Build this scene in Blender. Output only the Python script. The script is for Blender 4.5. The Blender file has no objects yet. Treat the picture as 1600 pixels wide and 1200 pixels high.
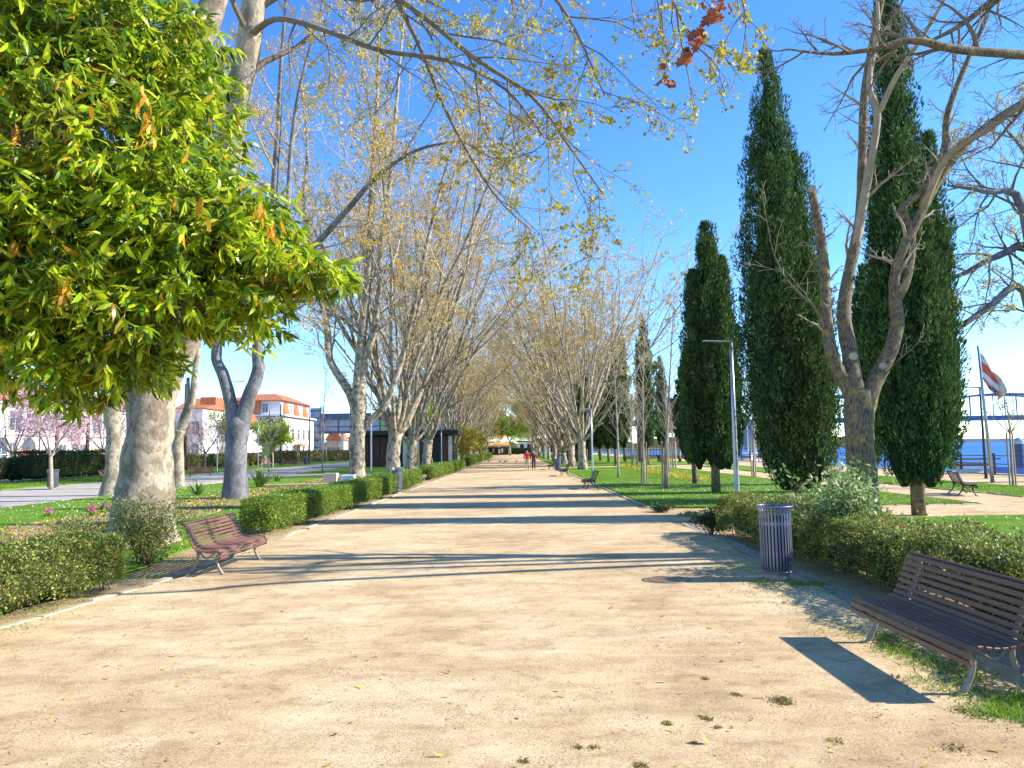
import bpy, bmesh, math, random
import numpy as np
from mathutils import Vector, Matrix, Quaternion
R = math.radians
scene = bpy.context.scene
col = scene.collection

# ---------------------------------------------------------------- camera
EYE = 1.9
F = 1160.0                       # focal length in pixels of a 1600 wide frame
PITCH, ROLL = math.atan(101.0 / F), R(-0.9)
camd = bpy.data.cameras.new('camera'); cam = bpy.data.objects.new('camera', camd); col.objects.link(cam)
camd.sensor_width = 36.0; camd.lens = 36.0 * F / 1600.0
camd.clip_start = 0.05; camd.clip_end = 9000
CM = Matrix.Translation((0, 0, EYE)) @ Matrix.Rotation(math.pi / 2 + PITCH, 4, 'X') @ Matrix.Rotation(ROLL, 4, 'Z')
cam.matrix_world = CM
scene.camera = cam
# ---------------------------------------------------------------- light
SUN_EL = 32.0
sd = Vector((-math.cos(R(SUN_EL)), 0.04, -math.sin(R(SUN_EL)))).normalized()
world = bpy.data.worlds.new('World'); scene.world = world; world.use_nodes = True
wn = world.node_tree; wn.nodes.clear()
sky = wn.nodes.new('ShaderNodeTexSky'); sky.sky_type = 'NISHITA'; sky.sun_disc = False
sky.sun_elevation = R(SUN_EL); sky.sun_rotation = R(92)
sky.air_density = 0.85; sky.dust_density = 0.0; sky.ozone_density = 2.2
hs = wn.nodes.new('ShaderNodeHueSaturation'); hs.inputs['Hue'].default_value = 0.507; hs.inputs['Saturation'].default_value = 1.24; hs.inputs['Value'].default_value = 1.0
bg = wn.nodes.new('ShaderNodeBackground'); bg.inputs['Strength'].default_value = 0.15
wo = wn.nodes.new('ShaderNodeOutputWorld')
tn = wn.nodes.new('ShaderNodeMix'); tn.data_type = 'RGBA'; tn.blend_type = 'MULTIPLY'; tn.inputs[0].default_value = 1.0; tn.inputs[7].default_value = (0.80, 0.93, 1.0, 1)
wn.links.new(sky.outputs[0], hs.inputs['Color']); wn.links.new(hs.outputs[0], tn.inputs[6]); wn.links.new(tn.outputs[2], bg.inputs['Color']); wn.links.new(bg.outputs[0], wo.inputs[0])
sl = bpy.data.lights.new('sun', 'SUN'); sl.energy = 4.3; sl.angle = R(0.5); sl.color = (1.0, 0.94, 0.86)
so = bpy.data.objects.new('sun', sl); col.objects.link(so)
so.rotation_euler = (-sd).to_track_quat('Z', 'Y').to_euler(); so.location = (30, 0, 30)
scene.view_settings.view_transform = 'Standard'; scene.view_settings.look = 'None'
scene.view_settings.gamma = 1.0; scene.view_settings.use_curve_mapping = False
scene.view_settings.exposure = 1.3
scene.cycles.max_bounces = 6; scene.cycles.transparent_max_bounces = 8

# ---------------------------------------------------------------- helpers
R3 = CM.to_3x3()
def ray(px, py):
    return R3 @ Vector(((px - 800) / F, (600 - py) / F, -1.0))
def at(px, py, Y):               # point at forward distance Y on the line of sight
    d = ray(px, py); t = Y / d.y
    return Vector((d.x * t, Y, EYE + d.z * t))
def gp(px, py, z=0.0):           # point of the ground at height z
    d = ray(px, py); t = (z - EYE) / d.z
    return Vector((d.x * t, d.y * t, z))
def pxh(py, Y, px=800):          # height of a picture row at distance Y
    return at(px, py, Y).z

def tag(o, label=None, cat=None, group=None, kind=None):
    if label: o['label'] = label
    if cat: o['category'] = cat
    if group: o['group'] = group
    if kind: o['kind'] = kind
    return o
def empty(name, loc=(0, 0, 0), rz=0.0, label=None, cat=None, group=None):
    o = bpy.data.objects.new(name, None); col.objects.link(o)
    o.empty_display_size = 0.2
    o.location = loc; o.rotation_euler = (0, 0, rz)
    return tag(o, label, cat, group)
def link(name, me, parent=None, kind=None):
    o = bpy.data.objects.new(name, me); col.objects.link(o)
    if parent is not None: o.parent = parent
    if kind: o['kind'] = kind
    return o
def kids(o): return [c for c in bpy.data.objects if c.parent is o]
def copy_tree(o, parent=None, km=None):
    c = o.copy(); col.objects.link(c); c.parent = parent
    for ch in km[o.name]: copy_tree(ch, c, km)
    return c
def kidmap(o):
    m = {}
    def rec(x):
        m[x.name] = list(x.children)
        for y in x.children: rec(y)
    bpy.context.view_layer.update()
    rec(o); return m
def np_mesh(name, V, Fc, mat=None, smooth=False):
    V = np.asarray(V, dtype=np.float32); Fc = np.asarray(Fc, dtype=np.int32)
    me = bpy.data.meshes.new(name); n, k = Fc.shape
    me.vertices.add(len(V)); me.vertices.foreach_set('co', V.ravel())
    me.loops.add(n * k); me.loops.foreach_set('vertex_index', Fc.ravel())
    me.polygons.add(n); me.polygons.foreach_set('loop_start', np.arange(0, n * k, k, dtype=np.int32))
    try: me.polygons.foreach_set('loop_total', np.full(n, k, dtype=np.int32))
    except Exception: pass
    if smooth: me.polygons.foreach_set('use_smooth', np.ones(n, dtype=bool))
    me.update(calc_edges=True)
    if mat: me.materials.append(mat)
    return me

class MB:
    def __init__(s): s.v = []; s.f = []; s.mi = []
    def add(s, vs, fs, m=0):
        b = len(s.v); s.v.extend([tuple(x) for x in vs]); s.f.extend([tuple(i + b for i in f) for f in fs]); s.mi.extend([m] * len(fs)); return s
    def box(s, c, d, rz=0.0, m=0, M=None, bev=0.0):
        x, y, z = d[0] / 2, d[1] / 2, d[2] / 2
        if bev > 0:
            b = bev; vs = []
            for (zz, i) in ((-z, b), (-z + b, 0), (z - b, 0), (z, b)):
                for (sx, sy) in ((-1, -1), (1, -1), (1, 1), (-1, 1)):
                    vs.append(Vector((sx * (x - i), sy * (y - i), zz)))
            fs = [(3, 2, 1, 0), (12, 13, 14, 15)]
            for k in range(3):
                for j in range(4):
                    a, q = k * 4 + j, k * 4 + (j + 1) % 4
                    fs.append((a, q, q + 4, a + 4))
        else:
            vs = [Vector((a, b, e)) for e in (-z, z) for (a, b) in ((-x, -y), (x, -y), (x, y), (-x, y))]
            fs = [(3, 2, 1, 0), (4, 5, 6, 7), (0, 1, 5, 4), (1, 2, 6, 5), (2, 3, 7, 6), (3, 0, 4, 7)]
        T = Matrix.Translation(c) @ (M.to_4x4() if M is not None else Matrix.Rotation(rz, 4, 'Z'))
        return s.add([T @ v for v in vs], fs, m)
    def tube(s, pts, rad, n=8, m=0, cap=True, flat=1.0):
        pts = [Vector(p) for p in pts]; k = len(pts)
        if not hasattr(rad, '__len__'): rad = [rad] * k
        vs = []; ref = None
        for i, p in enumerate(pts):
            t = (pts[min(i + 1, k - 1)] - pts[max(i - 1, 0)])
            if t.length < 1e-9: t = Vector((0, 0, 1))
            t.normalize()
            if ref is None:
                ref = Vector((1, 0, 0)) if abs(t.x) < 0.8 else Vector((0, 1, 0))
            u = (ref - t * ref.dot(t)).normalized(); w = t.cross(u); ref = u
            for j in range(n):
                a = 2 * math.pi * j / n
                vs.append(p + u * (math.cos(a) * rad[i]) + w * (math.sin(a) * rad[i] * flat))
        fs = []
        for i in range(k - 1):
            for j in range(n):
                a, b = i * n + j, i * n + (j + 1) % n
                fs.append((a, b, b + n, a + n))
        if cap and n > 3:
            fs.append(tuple(range(n - 1, -1, -1))); fs.append(tuple(range((k - 1) * n, k * n)))
        return s.add(vs, fs, m)
    def lathe(s, prof, n=16, c=(0, 0, 0), m=0):
        vs = []; fs = []
        for r, z in prof:
            for j in range(n):
                a = 2 * math.pi * j / n
                vs.append((c[0] + r * math.cos(a), c[1] + r * math.sin(a), c[2] + z))
        for i in range(len(prof) - 1):
            for j in range(n):
                a, b = i * n + j, i * n + (j + 1) % n
                fs.append((a, b, b + n, a + n))
        fs.append(tuple(range(n - 1, -1, -1))); fs.append(tuple(range((len(prof) - 1) * n, len(prof) * n)))
        return s.add(vs, fs, m)
    def prism(s, pts, thick, axis='z', z0=0.0, m=0):
        # outline pts (a,b); extruded along axis by thick from z0
        n = len(pts)
        def mk(a, b, h):
            return {'z': (a, b, h), 'y': (a, h, b), 'x': (h, a, b)}[axis]
        vs = [mk(a, b, z0) for a, b in pts] + [mk(a, b, z0 + thick) for a, b in pts]
        fs = [tuple(range(n - 1, -1, -1)), tuple(range(n, 2 * n))] + [(i, (i + 1) % n, (i + 1) % n + n, i + n) for i in range(n)]
        return s.add(vs, fs, m)
    def mesh(s, name, mats, smooth=False):
        me = bpy.data.meshes.new(name); me.from_pydata(s.v, [], s.f)
        for m in (mats if isinstance(mats, (list, tuple)) else [mats]): me.materials.append(m)
        if any(s.mi): me.polygons.foreach_set('material_index', s.mi)
        if smooth: me.polygons.foreach_set('use_smooth', [True] * len(s.f))
        bm = bmesh.new(); bm.from_mesh(me); bmesh.ops.recalc_face_normals(bm, faces=bm.faces); bm.to_mesh(me); bm.free()
        me.update(); return me
    def build(s, name, mats, parent=None, smooth=False, kind=None):
        return link(name, s.mesh(name, mats, smooth), parent, kind)

# ---------------------------------------------------------------- materials
def new_mat(name):
    m = bpy.data.materials.new(name); m.use_nodes = True
    nt = m.node_tree; b = nt.nodes['Principled BSDF']; return m, nt, b
def ramp(nt, stops, fac):
    r = nt.nodes.new('ShaderNodeValToRGB'); e = r.color_ramp.elements
    while len(e) > 1: e.remove(e[-1])
    e[0].position = stops[0][0]; e[0].color = (*stops[0][1], 1)
    for p, c in stops[1:]:
        k = e.new(p); k.color = (*c, 1)
    nt.links.new(fac, r.inputs[0]); return r.outputs[0]
def noise(nt, scale, detail=4, rough=0.6, vec=None, dist=0.0):
    n = nt.nodes.new('ShaderNodeTexNoise'); n.inputs['Scale'].default_value = scale
    n.inputs['Detail'].default_value = detail; n.inputs['Roughness'].default_value = rough; n.inputs['Distortion'].default_value = dist
    if vec: nt.links.new(vec, n.inputs['Vector'])
    return n.outputs[0]
def coords(nt, obj=False, scale=None):
    t = nt.nodes.new('ShaderNodeTexCoord'); o = t.outputs['Object']
    if not obj:
        g = nt.nodes.new('ShaderNodeNewGeometry'); o = g.outputs['Position']
    if scale:
        mp = nt.nodes.new('ShaderNodeMapping'); mp.inputs['Scale'].default_value = scale
        nt.links.new(o, mp.inputs[0]); o = mp.outputs[0]
    return o
def mix(nt, a, b, fac, mode='MIX'):
    m = nt.nodes.new('ShaderNodeMix'); m.data_type = 'RGBA'; m.blend_type = mode
    for s, v in ((m.inputs[0], fac), (m.inputs[6], a), (m.inputs[7], b)):
        if isinstance(v, (int, float)): s.default_value = v
        elif isinstance(v, tuple): s.default_value = (*v, 1)
        else: nt.links.new(v, s)
    return m.outputs[2]
def bump(nt, b, h, strength, dist):
    n = nt.nodes.new('ShaderNodeBump'); n.inputs['Strength'].default_value = strength; n.inputs['Distance'].default_value = dist
    nt.links.new(h, n.inputs['Height']); nt.links.new(n.outputs[0], b.inputs['Normal'])
def simple(name, c1, c2=None, scale=3.0, rough=0.7, bstr=0.0, bscale=20, metal=0.0, obj=True, vs=None, spec=0.5, bdist=0.01):
    m, nt, b = new_mat(name); v = coords(nt, obj, vs)
    if c2 is None: c2 = tuple(x * 0.78 for x in c1)
    nt.links.new(ramp(nt, [(0.32, c2), (0.68, c1)], noise(nt, scale, 5, 0.65, v)), b.inputs['Base Color'])
    b.inputs['Roughness'].default_value = rough; b.inputs['Metallic'].default_value = metal; b.inputs['Specular IOR Level'].default_value = spec
    if bstr: bump(nt, b, noise(nt, bscale, 5, 0.7, v), bstr, bdist)
    return m
def leafmat(name, cols, rough=0.45, trans=0.35, tcol=None, spec=0.4, lo=0.7, nsc=0.9):
    m, nt, b = new_mat(name)
    g = nt.nodes.new('ShaderNodeNewGeometry')
    c = ramp(nt, cols, g.outputs['Random Per Island'])
    big = noise(nt, nsc, 3, 0.6, g.outputs['Position'])
    c = mix(nt, c, ramp(nt, [(0.35, (lo, lo, lo)), (0.65, (1.2, 1.15, 1.0))], big), 0.8, 'MULTIPLY')
    nt.links.new(c, b.inputs['Base Color']); b.inputs['Roughness'].default_value = rough
    b.inputs['Specular IOR Level'].default_value = spec
    if trans > 0:
        t = nt.nodes.new('ShaderNodeBsdfTranslucent'); ms = nt.nodes.new('ShaderNodeMixShader'); ms.inputs[0].default_value = trans
        tc = mix(nt, c, (1.0, 1.0, 0.55) if tcol is None else tcol, 1.0, 'MULTIPLY')
        gm = nt.nodes.new('ShaderNodeGamma'); gm.inputs[1].default_value = 0.8; nt.links.new(tc, gm.inputs[0])
        nt.links.new(gm.outputs[0], t.inputs[0]); nt.links.new(b.outputs[0], ms.inputs[1]); nt.links.new(t.outputs[0], ms.inputs[2])
        out = [n for n in nt.nodes if n.type == 'OUTPUT_MATERIAL'][0]; nt.links.new(ms.outputs[0], out.inputs[0])
    return m

M = {}
def gravel(name, base, dark, light, speck):
    m, nt, b = new_mat(name); v = coords(nt)
    big = noise(nt, 0.35, 6, 0.65, v, 0.6)
    c = ramp(nt, [(0.3, dark), (0.5, base), (0.72, light)], big)
    str_ = noise(nt, 1.0, 6, 0.7, coords(nt, False, (0.9, 2.2, 1)), 0.4)
    c = mix(nt, c, ramp(nt, [(0.35, (0.70, 0.67, 0.63)), (0.6, (1.08, 1.07, 1.05))], str_), 0.85, 'MULTIPLY')
    mid_ = noise(nt, 4.2, 6, 0.75, v, 0.3)
    c = mix(nt, c, ramp(nt, [(0.36, (0.74, 0.70, 0.64)), (0.48, (1.0, 1.0, 1.0)), (0.66, (1.10, 1.10, 1.08))], mid_), 0.8, 'MULTIPLY')
    fine = noise(nt, 42, 8, 0.88, v)
    c = mix(nt, c, ramp(nt, [(0.3, (0.42, 0.38, 0.33)), (0.5, (0.96, 0.96, 0.96)), (0.68, (1.28, 1.28, 1.26))], fine), 1.0, 'MULTIPLY')
    vo = nt.nodes.new('ShaderNodeTexVoronoi'); vo.inputs['Scale'].default_value = 62; vo.inputs['Randomness'].default_value = 1.0
    nt.links.new(v, vo.inputs['Vector'])
    dens = noise(nt, 1.7, 5, 0.7, v)
    th = nt.nodes.new('ShaderNodeMath'); th.operation = 'MULTIPLY_ADD'; th.inputs[1].default_value = -0.75; th.inputs[2].default_value = 0.56
    nt.links.new(dens, th.inputs[0])
    cmp_ = nt.nodes.new('ShaderNodeMath'); cmp_.operation = 'LESS_THAN'
    nt.links.new(vo.outputs['Distance'], cmp_.inputs[0])
    thr = nt.nodes.new('ShaderNodeMath'); thr.operation = 'SUBTRACT'; thr.inputs[0].default_value = 0.42; nt.links.new(th.outputs[0], thr.inputs[1])
    nt.links.new(thr.outputs[0], cmp_.inputs[1])
    vo2 = vo.outputs['Color']
    sc = mix(nt, speck, tuple(min(1, x * 2.2) for x in speck), vo2)
    c = mix(nt, c, sc, cmp_.outputs[0])
    nt.links.new(c, b.inputs['Base Color']); b.inputs['Roughness'].default_value = 0.95; b.inputs['Specular IOR Level'].default_value = 0.15
    bump(nt, b, noise(nt, 38, 6, 0.85, v), 0.55, 0.02)
    return m
M['path'] = gravel('path_gravel', (0.64, 0.475, 0.27), (0.49, 0.34, 0.18), (0.74, 0.595, 0.375), (0.14, 0.085, 0.05))
M['dirt'] = gravel('dirt', (0.46, 0.33, 0.19), (0.32, 0.22, 0.12), (0.56, 0.42, 0.26), (0.10, 0.075, 0.045))
M['bed'] = gravel('bed_mulch', (0.36, 0.25, 0.16), (0.25, 0.17, 0.11), (0.44, 0.32, 0.22), (0.12, 0.07, 0.04))
M['grey_path'] = gravel('pale_path', (0.46, 0.42, 0.36), (0.38, 0.34, 0.29), (0.54, 0.50, 0.45), (0.25, 0.22, 0.18))
def grassmat():
    m, nt, b = new_mat('lawn'); v = coords(nt)
    c = ramp(nt, [(0.3, (0.085, 0.17, 0.015)), (0.5, (0.14, 0.27, 0.022)), (0.7, (0.22, 0.34, 0.035))], noise(nt, 0.8, 5, 0.7, v))
    c = mix(nt, c, ramp(nt, [(0.3, (0.45, 0.5, 0.4)), (0.65, (1.2, 1.15, 1.0))], noise(nt, 22, 5, 0.8, v)), 0.8, 'MULTIPLY')
    nt.links.new(c, b.inputs['Base Color']); b.inputs['Roughness'].default_value = 0.9; b.inputs['Specular IOR Level'].default_value = 0.1
    bump(nt, b, noise(nt, 40, 5, 0.8, v), 0.8, 0.04); return m
M['lawn'] = grassmat()
M['blade'] = leafmat('grass_blade', [(0.0, (0.09, 0.19, 0.015)), (0.5, (0.17, 0.32, 0.025)), (1.0, (0.30, 0.42, 0.05))], 0.6, 0.3)
def planebark(name, pale, mid, dark, scale=2.2):
    m, nt, b = new_mat(name); v = coords(nt, True, (1.0, 1.0, 0.75))
    g = nt.nodes.new('ShaderNodeNewGeometry')
    n1 = noise(nt, scale, 5, 0.6, v, 0.25)
    c = ramp(nt, [(0.32, dark), (0.40, mid), (0.46, mid), (0.49, pale), (0.57, tuple(x * 1.2 for x in pale)), (0.60, tuple(x * .8 for x in pale)), (0.72, mid)], n1)
    vo = nt.nodes.new('ShaderNodeTexVoronoi'); vo.inputs['Scale'].default_value = scale * 4.5; nt.links.new(v, vo.inputs['Vector'])
    c = mix(nt, c, ramp(nt, [(0.0, (1.3, 1.3, 1.25)), (0.28, (1.22, 1.2, 1.15)), (0.33, (0.95, 0.95, 0.95)), (1, (0.9, 0.9, 0.9))], vo.outputs['Distance']), 0.75, 'MULTIPLY')
    c = mix(nt, c, ramp(nt, [(0.35, (0.66, 0.64, 0.6)), (0.6, (1.05, 1.05, 1.05))], noise(nt, 14, 5, 0.8, v)), 0.7, 'MULTIPLY')
    nt.links.new(c, b.inputs['Base Color']); b.inputs['Roughness'].default_value = 0.85; b.inputs['Specular IOR Level'].default_value = 0.2
    bump(nt, b, noise(nt, 9, 6, 0.75, v), 0.7, 0.05)
    return m
M['plane_bark'] = planebark('plane_bark', (0.37, 0.315, 0.23), (0.25, 0.205, 0.145), (0.14, 0.115, 0.078))
M['plane_bark_far'] = planebark('plane_bark_mottled', (0.40, 0.34, 0.25), (0.20, 0.165, 0.115), (0.095, 0.077, 0.053), 3.0)
M['dark_bark'] = planebark('dark_bark', (0.20, 0.195, 0.20), (0.15, 0.145, 0.15), (0.09, 0.09, 0.095), 1.4)
def roughbark():
    m, nt, b = new_mat('rough_bark'); v = coords(nt, True, (1, 1, 0.28))
    vo = nt.nodes.new('ShaderNodeTexVoronoi'); vo.inputs['Scale'].default_value = 38; nt.links.new(v, vo.inputs['Vector'])
    c = ramp(nt, [(0.0, (0.25, 0.195, 0.14)), (0.4, (0.175, 0.135, 0.095)), (0.8, (0.085, 0.065, 0.048))], vo.outputs['Distance'])
    lich = ramp(nt, [(0.50, (0, 0, 0)), (0.68, (0.65, 0.65, 0.65))], noise(nt, 7, 6, 0.75, coords(nt, True)))
    c = mix(nt, c, (0.42, 0.34, 0.08), lich)
    nt.links.new(c, b.inputs['Base Color']); b.inputs['Roughness'].default_value = 0.95; b.inputs['Specular IOR Level'].default_value = 0.15
    bump(nt, b, vo.outputs['Distance'], -0.9, 0.03); return m
M['rough_bark'] = roughbark()
M['twig'] = simple('twig_bark', (0.40, 0.32, 0.225), (0.26, 0.205, 0.14), 5, 0.85)
M['twig_far'] = simple('pale_twig_bark', (0.46, 0.38, 0.27), (0.30, 0.24, 0.16), 0.6, 0.85)
M['twig_dark'] = simple('dark_twig_bark', (0.22, 0.17, 0.115), (0.12, 0.09, 0.06), 4, 0.85)  # dark tone also paints the backlit look of the big plane's thin limbs
M['young_bark'] = simple('young_bark', (0.40, 0.33, 0.27), (0.27, 0.215, 0.17), 8, 0.85)
M['stem'] = simple('hedge_stem', (0.24, 0.17, 0.10), (0.13, 0.09, 0.055), 9, 0.9)
M['stake'] = simple('wood_stake', (0.38, 0.29, 0.18), (0.26, 0.19, 0.12), 6, 0.85)
M['bud'] = leafmat('spring_leaf', [(0.0, (0.36, 0.24, 0.05)), (0.35, (0.52, 0.38, 0.045)), (0.7, (0.50, 0.46, 0.05)), (1.0, (0.34, 0.42, 0.05))], 0.6, 0.4)
M['bud_far'] = leafmat('far_spring_leaf', [(0.0, (0.40, 0.22, 0.04)), (0.5, (0.66, 0.40, 0.04)), (1.0, (0.70, 0.56, 0.05))], 0.7, 0.35)
M['fresh'] = leafmat('fresh_leaf', [(0.0, (0.18, 0.30, 0.03)), (0.5, (0.30, 0.45, 0.03)), (1.0, (0.45, 0.52, 0.05))], 0.6, 0.4)
M['laurel'] = leafmat('evergreen_leaf', [(0.0, (0.04, 0.11, 0.015)), (0.2, (0.12, 0.26, 0.02)), (0.5, (0.32, 0.48, 0.015)), (0.8, (0.55, 0.64, 0.02)), (0.96, (0.66, 0.66, 0.05)), (0.985, (0.60, 0.30, 0.02)), (1.0, (0.60, 0.27, 0.02))], 0.36, 0.42, spec=0.4, lo=0.42, nsc=2.2)
M['orange_leaf'] = leafmat('orange_leaf', [(0.0, (0.62, 0.28, 0.02)), (1.0, (0.72, 0.40, 0.03))], 0.5, 0.4)
M['flowerlet'] = leafmat('flower_buds', [(0.0, (0.50, 0.45, 0.22)), (1.0, (0.62, 0.60, 0.38))], 0.7, 0.2)
M['brown_leaf'] = leafmat('dead_plane_leaf', [(0.0, (0.26, 0.075, 0.03)), (1.0, (0.36, 0.13, 0.05))], 0.6, 0.3, tcol=(1.0, 0.5, 0.4))
M['yellow_leaf'] = leafmat('fallen_leaf', [(0.0, (0.40, 0.22, 0.04)), (0.5, (0.62, 0.42, 0.04)), (1.0, (0.50, 0.42, 0.06))], 0.7, 0.1)
M['cypress'] = leafmat('cypress_spray', [(0.0, (0.025, 0.065, 0.028)), (0.5, (0.055, 0.125, 0.045)), (0.85, (0.12, 0.21, 0.06)), (0.97, (0.22, 0.29, 0.08)), (1.0, (0.20, 0.15, 0.06))], 0.85, 0.12, spec=0.08, lo=0.42, nsc=2.6)
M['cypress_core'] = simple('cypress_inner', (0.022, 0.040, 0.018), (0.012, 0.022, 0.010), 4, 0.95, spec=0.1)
M['hedge'] = leafmat('hedge_leaf', [(0.0, (0.05, 0.09, 0.02)), (0.35, (0.13, 0.20, 0.035)), (0.75, (0.30, 0.38, 0.06)), (0.88, (0.46, 0.48, 0.13)), (0.94, (0.36, 0.20, 0.09)), (1.0, (0.30, 0.15, 0.07))], 0.5, 0.3, lo=.62, nsc=3.0)
M['hedge_bright'] = leafmat('bright_hedge_leaf', [(0.0, (0.06, 0.14, 0.015)), (0.5, (0.15, 0.26, 0.025)), (1.0, (0.32, 0.40, 0.04))], 0.45, 0.3)
M['hedge_dark'] = leafmat('dark_hedge_leaf', [(0.0, (0.018, 0.045, 0.012)), (1.0, (0.05, 0.10, 0.02))], 0.5, 0.15)
M['hedge_olive'] = leafmat('olive_hedge_leaf', [(0.0, (0.07, 0.09, 0.02)), (0.6, (0.16, 0.17, 0.04)), (1.0, (0.28, 0.25, 0.10))], 0.6, 0.2)
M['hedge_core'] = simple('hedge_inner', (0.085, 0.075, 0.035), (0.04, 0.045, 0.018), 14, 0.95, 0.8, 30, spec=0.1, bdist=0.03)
M['pale_shrub'] = leafmat('pale_shrub_leaf', [(0.0, (0.12, 0.22, 0.07)), (0.6, (0.26, 0.36, 0.14)), (1.0, (0.50, 0.55, 0.32))], 0.5, 0.3)
M['blossom'] = leafmat('plum_blossom', [(0.0, (0.42, 0.20, 0.30)), (0.5, (0.62, 0.38, 0.48)), (1.0, (0.78, 0.62, 0.68))], 0.7, 0.3, tcol=(1, 0.8, 0.9))
M['strelitzia'] = leafmat('sword_leaf', [(0.0, (0.06, 0.12, 0.03)), (0.6, (0.14, 0.22, 0.05)), (1.0, (0.35, 0.34, 0.12))], 0.4, 0.2)
M['pink'] = leafmat('pink_petal', [(0.0, (0.75, 0.05, 0.32)), (1.0, (0.85, 0.15, 0.45))], 0.6, 0.2, tcol=(1, .6, .8))
M['red_petal'] = leafmat('red_petal', [(0.0, (0.75, 0.10, 0.06)), (1.0, (0.85, 0.22, 0.16))], 0.6, 0.2, tcol=(1, .5, .5))
M['orange_petal'] = leafmat('orange_petal', [(0.0, (0.85, 0.25, 0.02)), (1.0, (0.9, 0.4, 0.03))], 0.6, 0.2)
M['daisy'] = leafmat('daisy_petal', [(0.0, (0.75, 0.75, 0.70)), (1.0, (0.85, 0.85, 0.82))], 0.8, 0.0)
M['slat'] = simple('bench_wood', (0.21, 0.098, 0.062), (0.125, 0.055, 0.036), 3.0, 0.5, 0.25, 60, vs=(14, 1.2, 14))
M['slat_dark'] = simple('dark_bench_wood', (0.17, 0.085, 0.05), (0.095, 0.048, 0.030), 3.0, 0.45, 0.3, 60, vs=(14, 1.2, 14))
M['slat_pale'] = simple('weathered_bench_wood', (0.25, 0.17, 0.12), (0.16, 0.105, 0.075), 3.0, 0.6, 0.3, 60, vs=(14, 1.2, 14))
M['iron'] = simple('cast_iron', (0.33, 0.30, 0.25), (0.20, 0.18, 0.15), 14, 0.55, 0.3, 60, metal=0.3)
M['iron_dark'] = simple('dark_iron', (0.07, 0.065, 0.055), (0.035, 0.033, 0.03), 14, 0.5, 0.2, 60, metal=0.3)
M['can'] = simple('bin_paint', (0.21, 0.235, 0.30), (0.14, 0.16, 0.215), 7, 0.38, 0.15, 50, metal=0.55)
M['can_in'] = simple('bin_liner', (0.018, 0.02, 0.028), (0.01, 0.012, 0.016), 5, 0.6)
M['concrete'] = simple('concrete', (0.42, 0.38, 0.31), (0.30, 0.26, 0.21), 9, 0.9, 0.5, 50)
M['kerb'] = simple('kerb_stone', (0.52, 0.42, 0.285), (0.36, 0.28, 0.185), 6, 0.95, 0.7, 35)
M['cobble'] = simple('cobble_stone', (0.44, 0.38, 0.29), (0.27, 0.23, 0.17), 12, 0.9, 0.6, 50)
M['steel'] = simple('galvanised_steel', (0.42, 0.46, 0.50), (0.33, 0.36, 0.40), 6, 0.35, 0.05, 40, metal=0.6)
M['rust'] = simple('railing_paint', (0.05, 0.055, 0.075), (0.03, 0.033, 0.045), 9, 0.6)
M['white_wall'] = simple('white_render', (0.80, 0.79, 0.77), (0.70, 0.69, 0.67), 0.6, 0.9, 0.2, 9)
M['cream_wall'] = simple('cream_render', (0.72, 0.66, 0.46), (0.62, 0.56, 0.38), 0.6, 0.9, 0.2, 9)
M['trim'] = simple('stone_trim', (0.52, 0.42, 0.34), (0.42, 0.33, 0.26), 3, 0.9)
def rooftile():
    m, nt, b = new_mat('roof_tile'); v = coords(nt, True)
    w = nt.nodes.new('ShaderNodeTexWave'); w.inputs['Scale'].default_value = 4.0; w.bands_direction = 'Y'; nt.links.new(v, w.inputs[0])
    c = ramp(nt, [(0.3, (0.40, 0.115, 0.045)), (0.7, (0.62, 0.23, 0.09))], noise(nt, 1.5, 5, 0.8, v))
    nt.links.new(c, b.inputs['Base Color']); b.inputs['Roughness'].default_value = 0.9; bump(nt, b, w.outputs[1], 0.6, 0.08); return m
M['roof'] = rooftile()
M['glass'] = simple('window_glass', (0.10, 0.13, 0.17), (0.06, 0.08, 0.11), 0.5, 0.12, spec=0.8)
M['red_door'] = simple('red_door', (0.62, 0.14, 0.09), (0.50, 0.10, 0.07), 2, 0.6)
M['green_shutter'] = simple('green_shutter', (0.05, 0.30, 0.14), None, 2, 0.6)
M['beige'] = simple('beige_shutter', (0.62, 0.48, 0.26), None, 2, 0.7)
M['black'] = simple('black_paint', (0.018, 0.018, 0.02), (0.01, 0.01, 0.012), 4, 0.6)
M['brown_wood'] = simple('brown_planks', (0.11, 0.05, 0.035), (0.07, 0.032, 0.024), 4, 0.7)
M['white_panel'] = simple('white_panel', (0.74, 0.74, 0.66), (0.62, 0.62, 0.52), 2, 0.6)
M['blue_steel'] = simple('blue_steel', (0.06, 0.10, 0.20), (0.04, 0.07, 0.14), 1, 0.5)
M['pale_glass'] = simple('pale_glazing', (0.30, 0.46, 0.60), (0.22, 0.36, 0.50), 0.4, 0.2)
M['bridge'] = simple('bridge_steel', (0.11, 0.16, 0.30), (0.09, 0.13, 0.25), 0.05, 0.7)
M['shore'] = simple('far_shore', (0.07, 0.12, 0.17), (0.05, 0.09, 0.14), 0.01, 0.95)
M['white_paint'] = simple('white_paint', (0.80, 0.80, 0.80), None, 3, 0.4)
M['blue_cover'] = simple('blue_cover', (0.05, 0.14, 0.40), (0.03, 0.09, 0.28), 3, 0.7)
M['awning'] = simple('orange_awning', (0.75, 0.38, 0.08), (0.62, 0.28, 0.06), 1, 0.8)
M['jacket'] = simple('red_jacket', (0.72, 0.02, 0.02), (0.58, 0.012, 0.014), 6, 0.8, obj=True)
M['jacket_dark'] = simple('crimson_jacket', (0.52, 0.02, 0.04), (0.40, 0.012, 0.03), 6, 0.8)
M['pale_cloth'] = simple('pale_trousers', (0.55, 0.48, 0.42), None, 8, 0.9)
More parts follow.
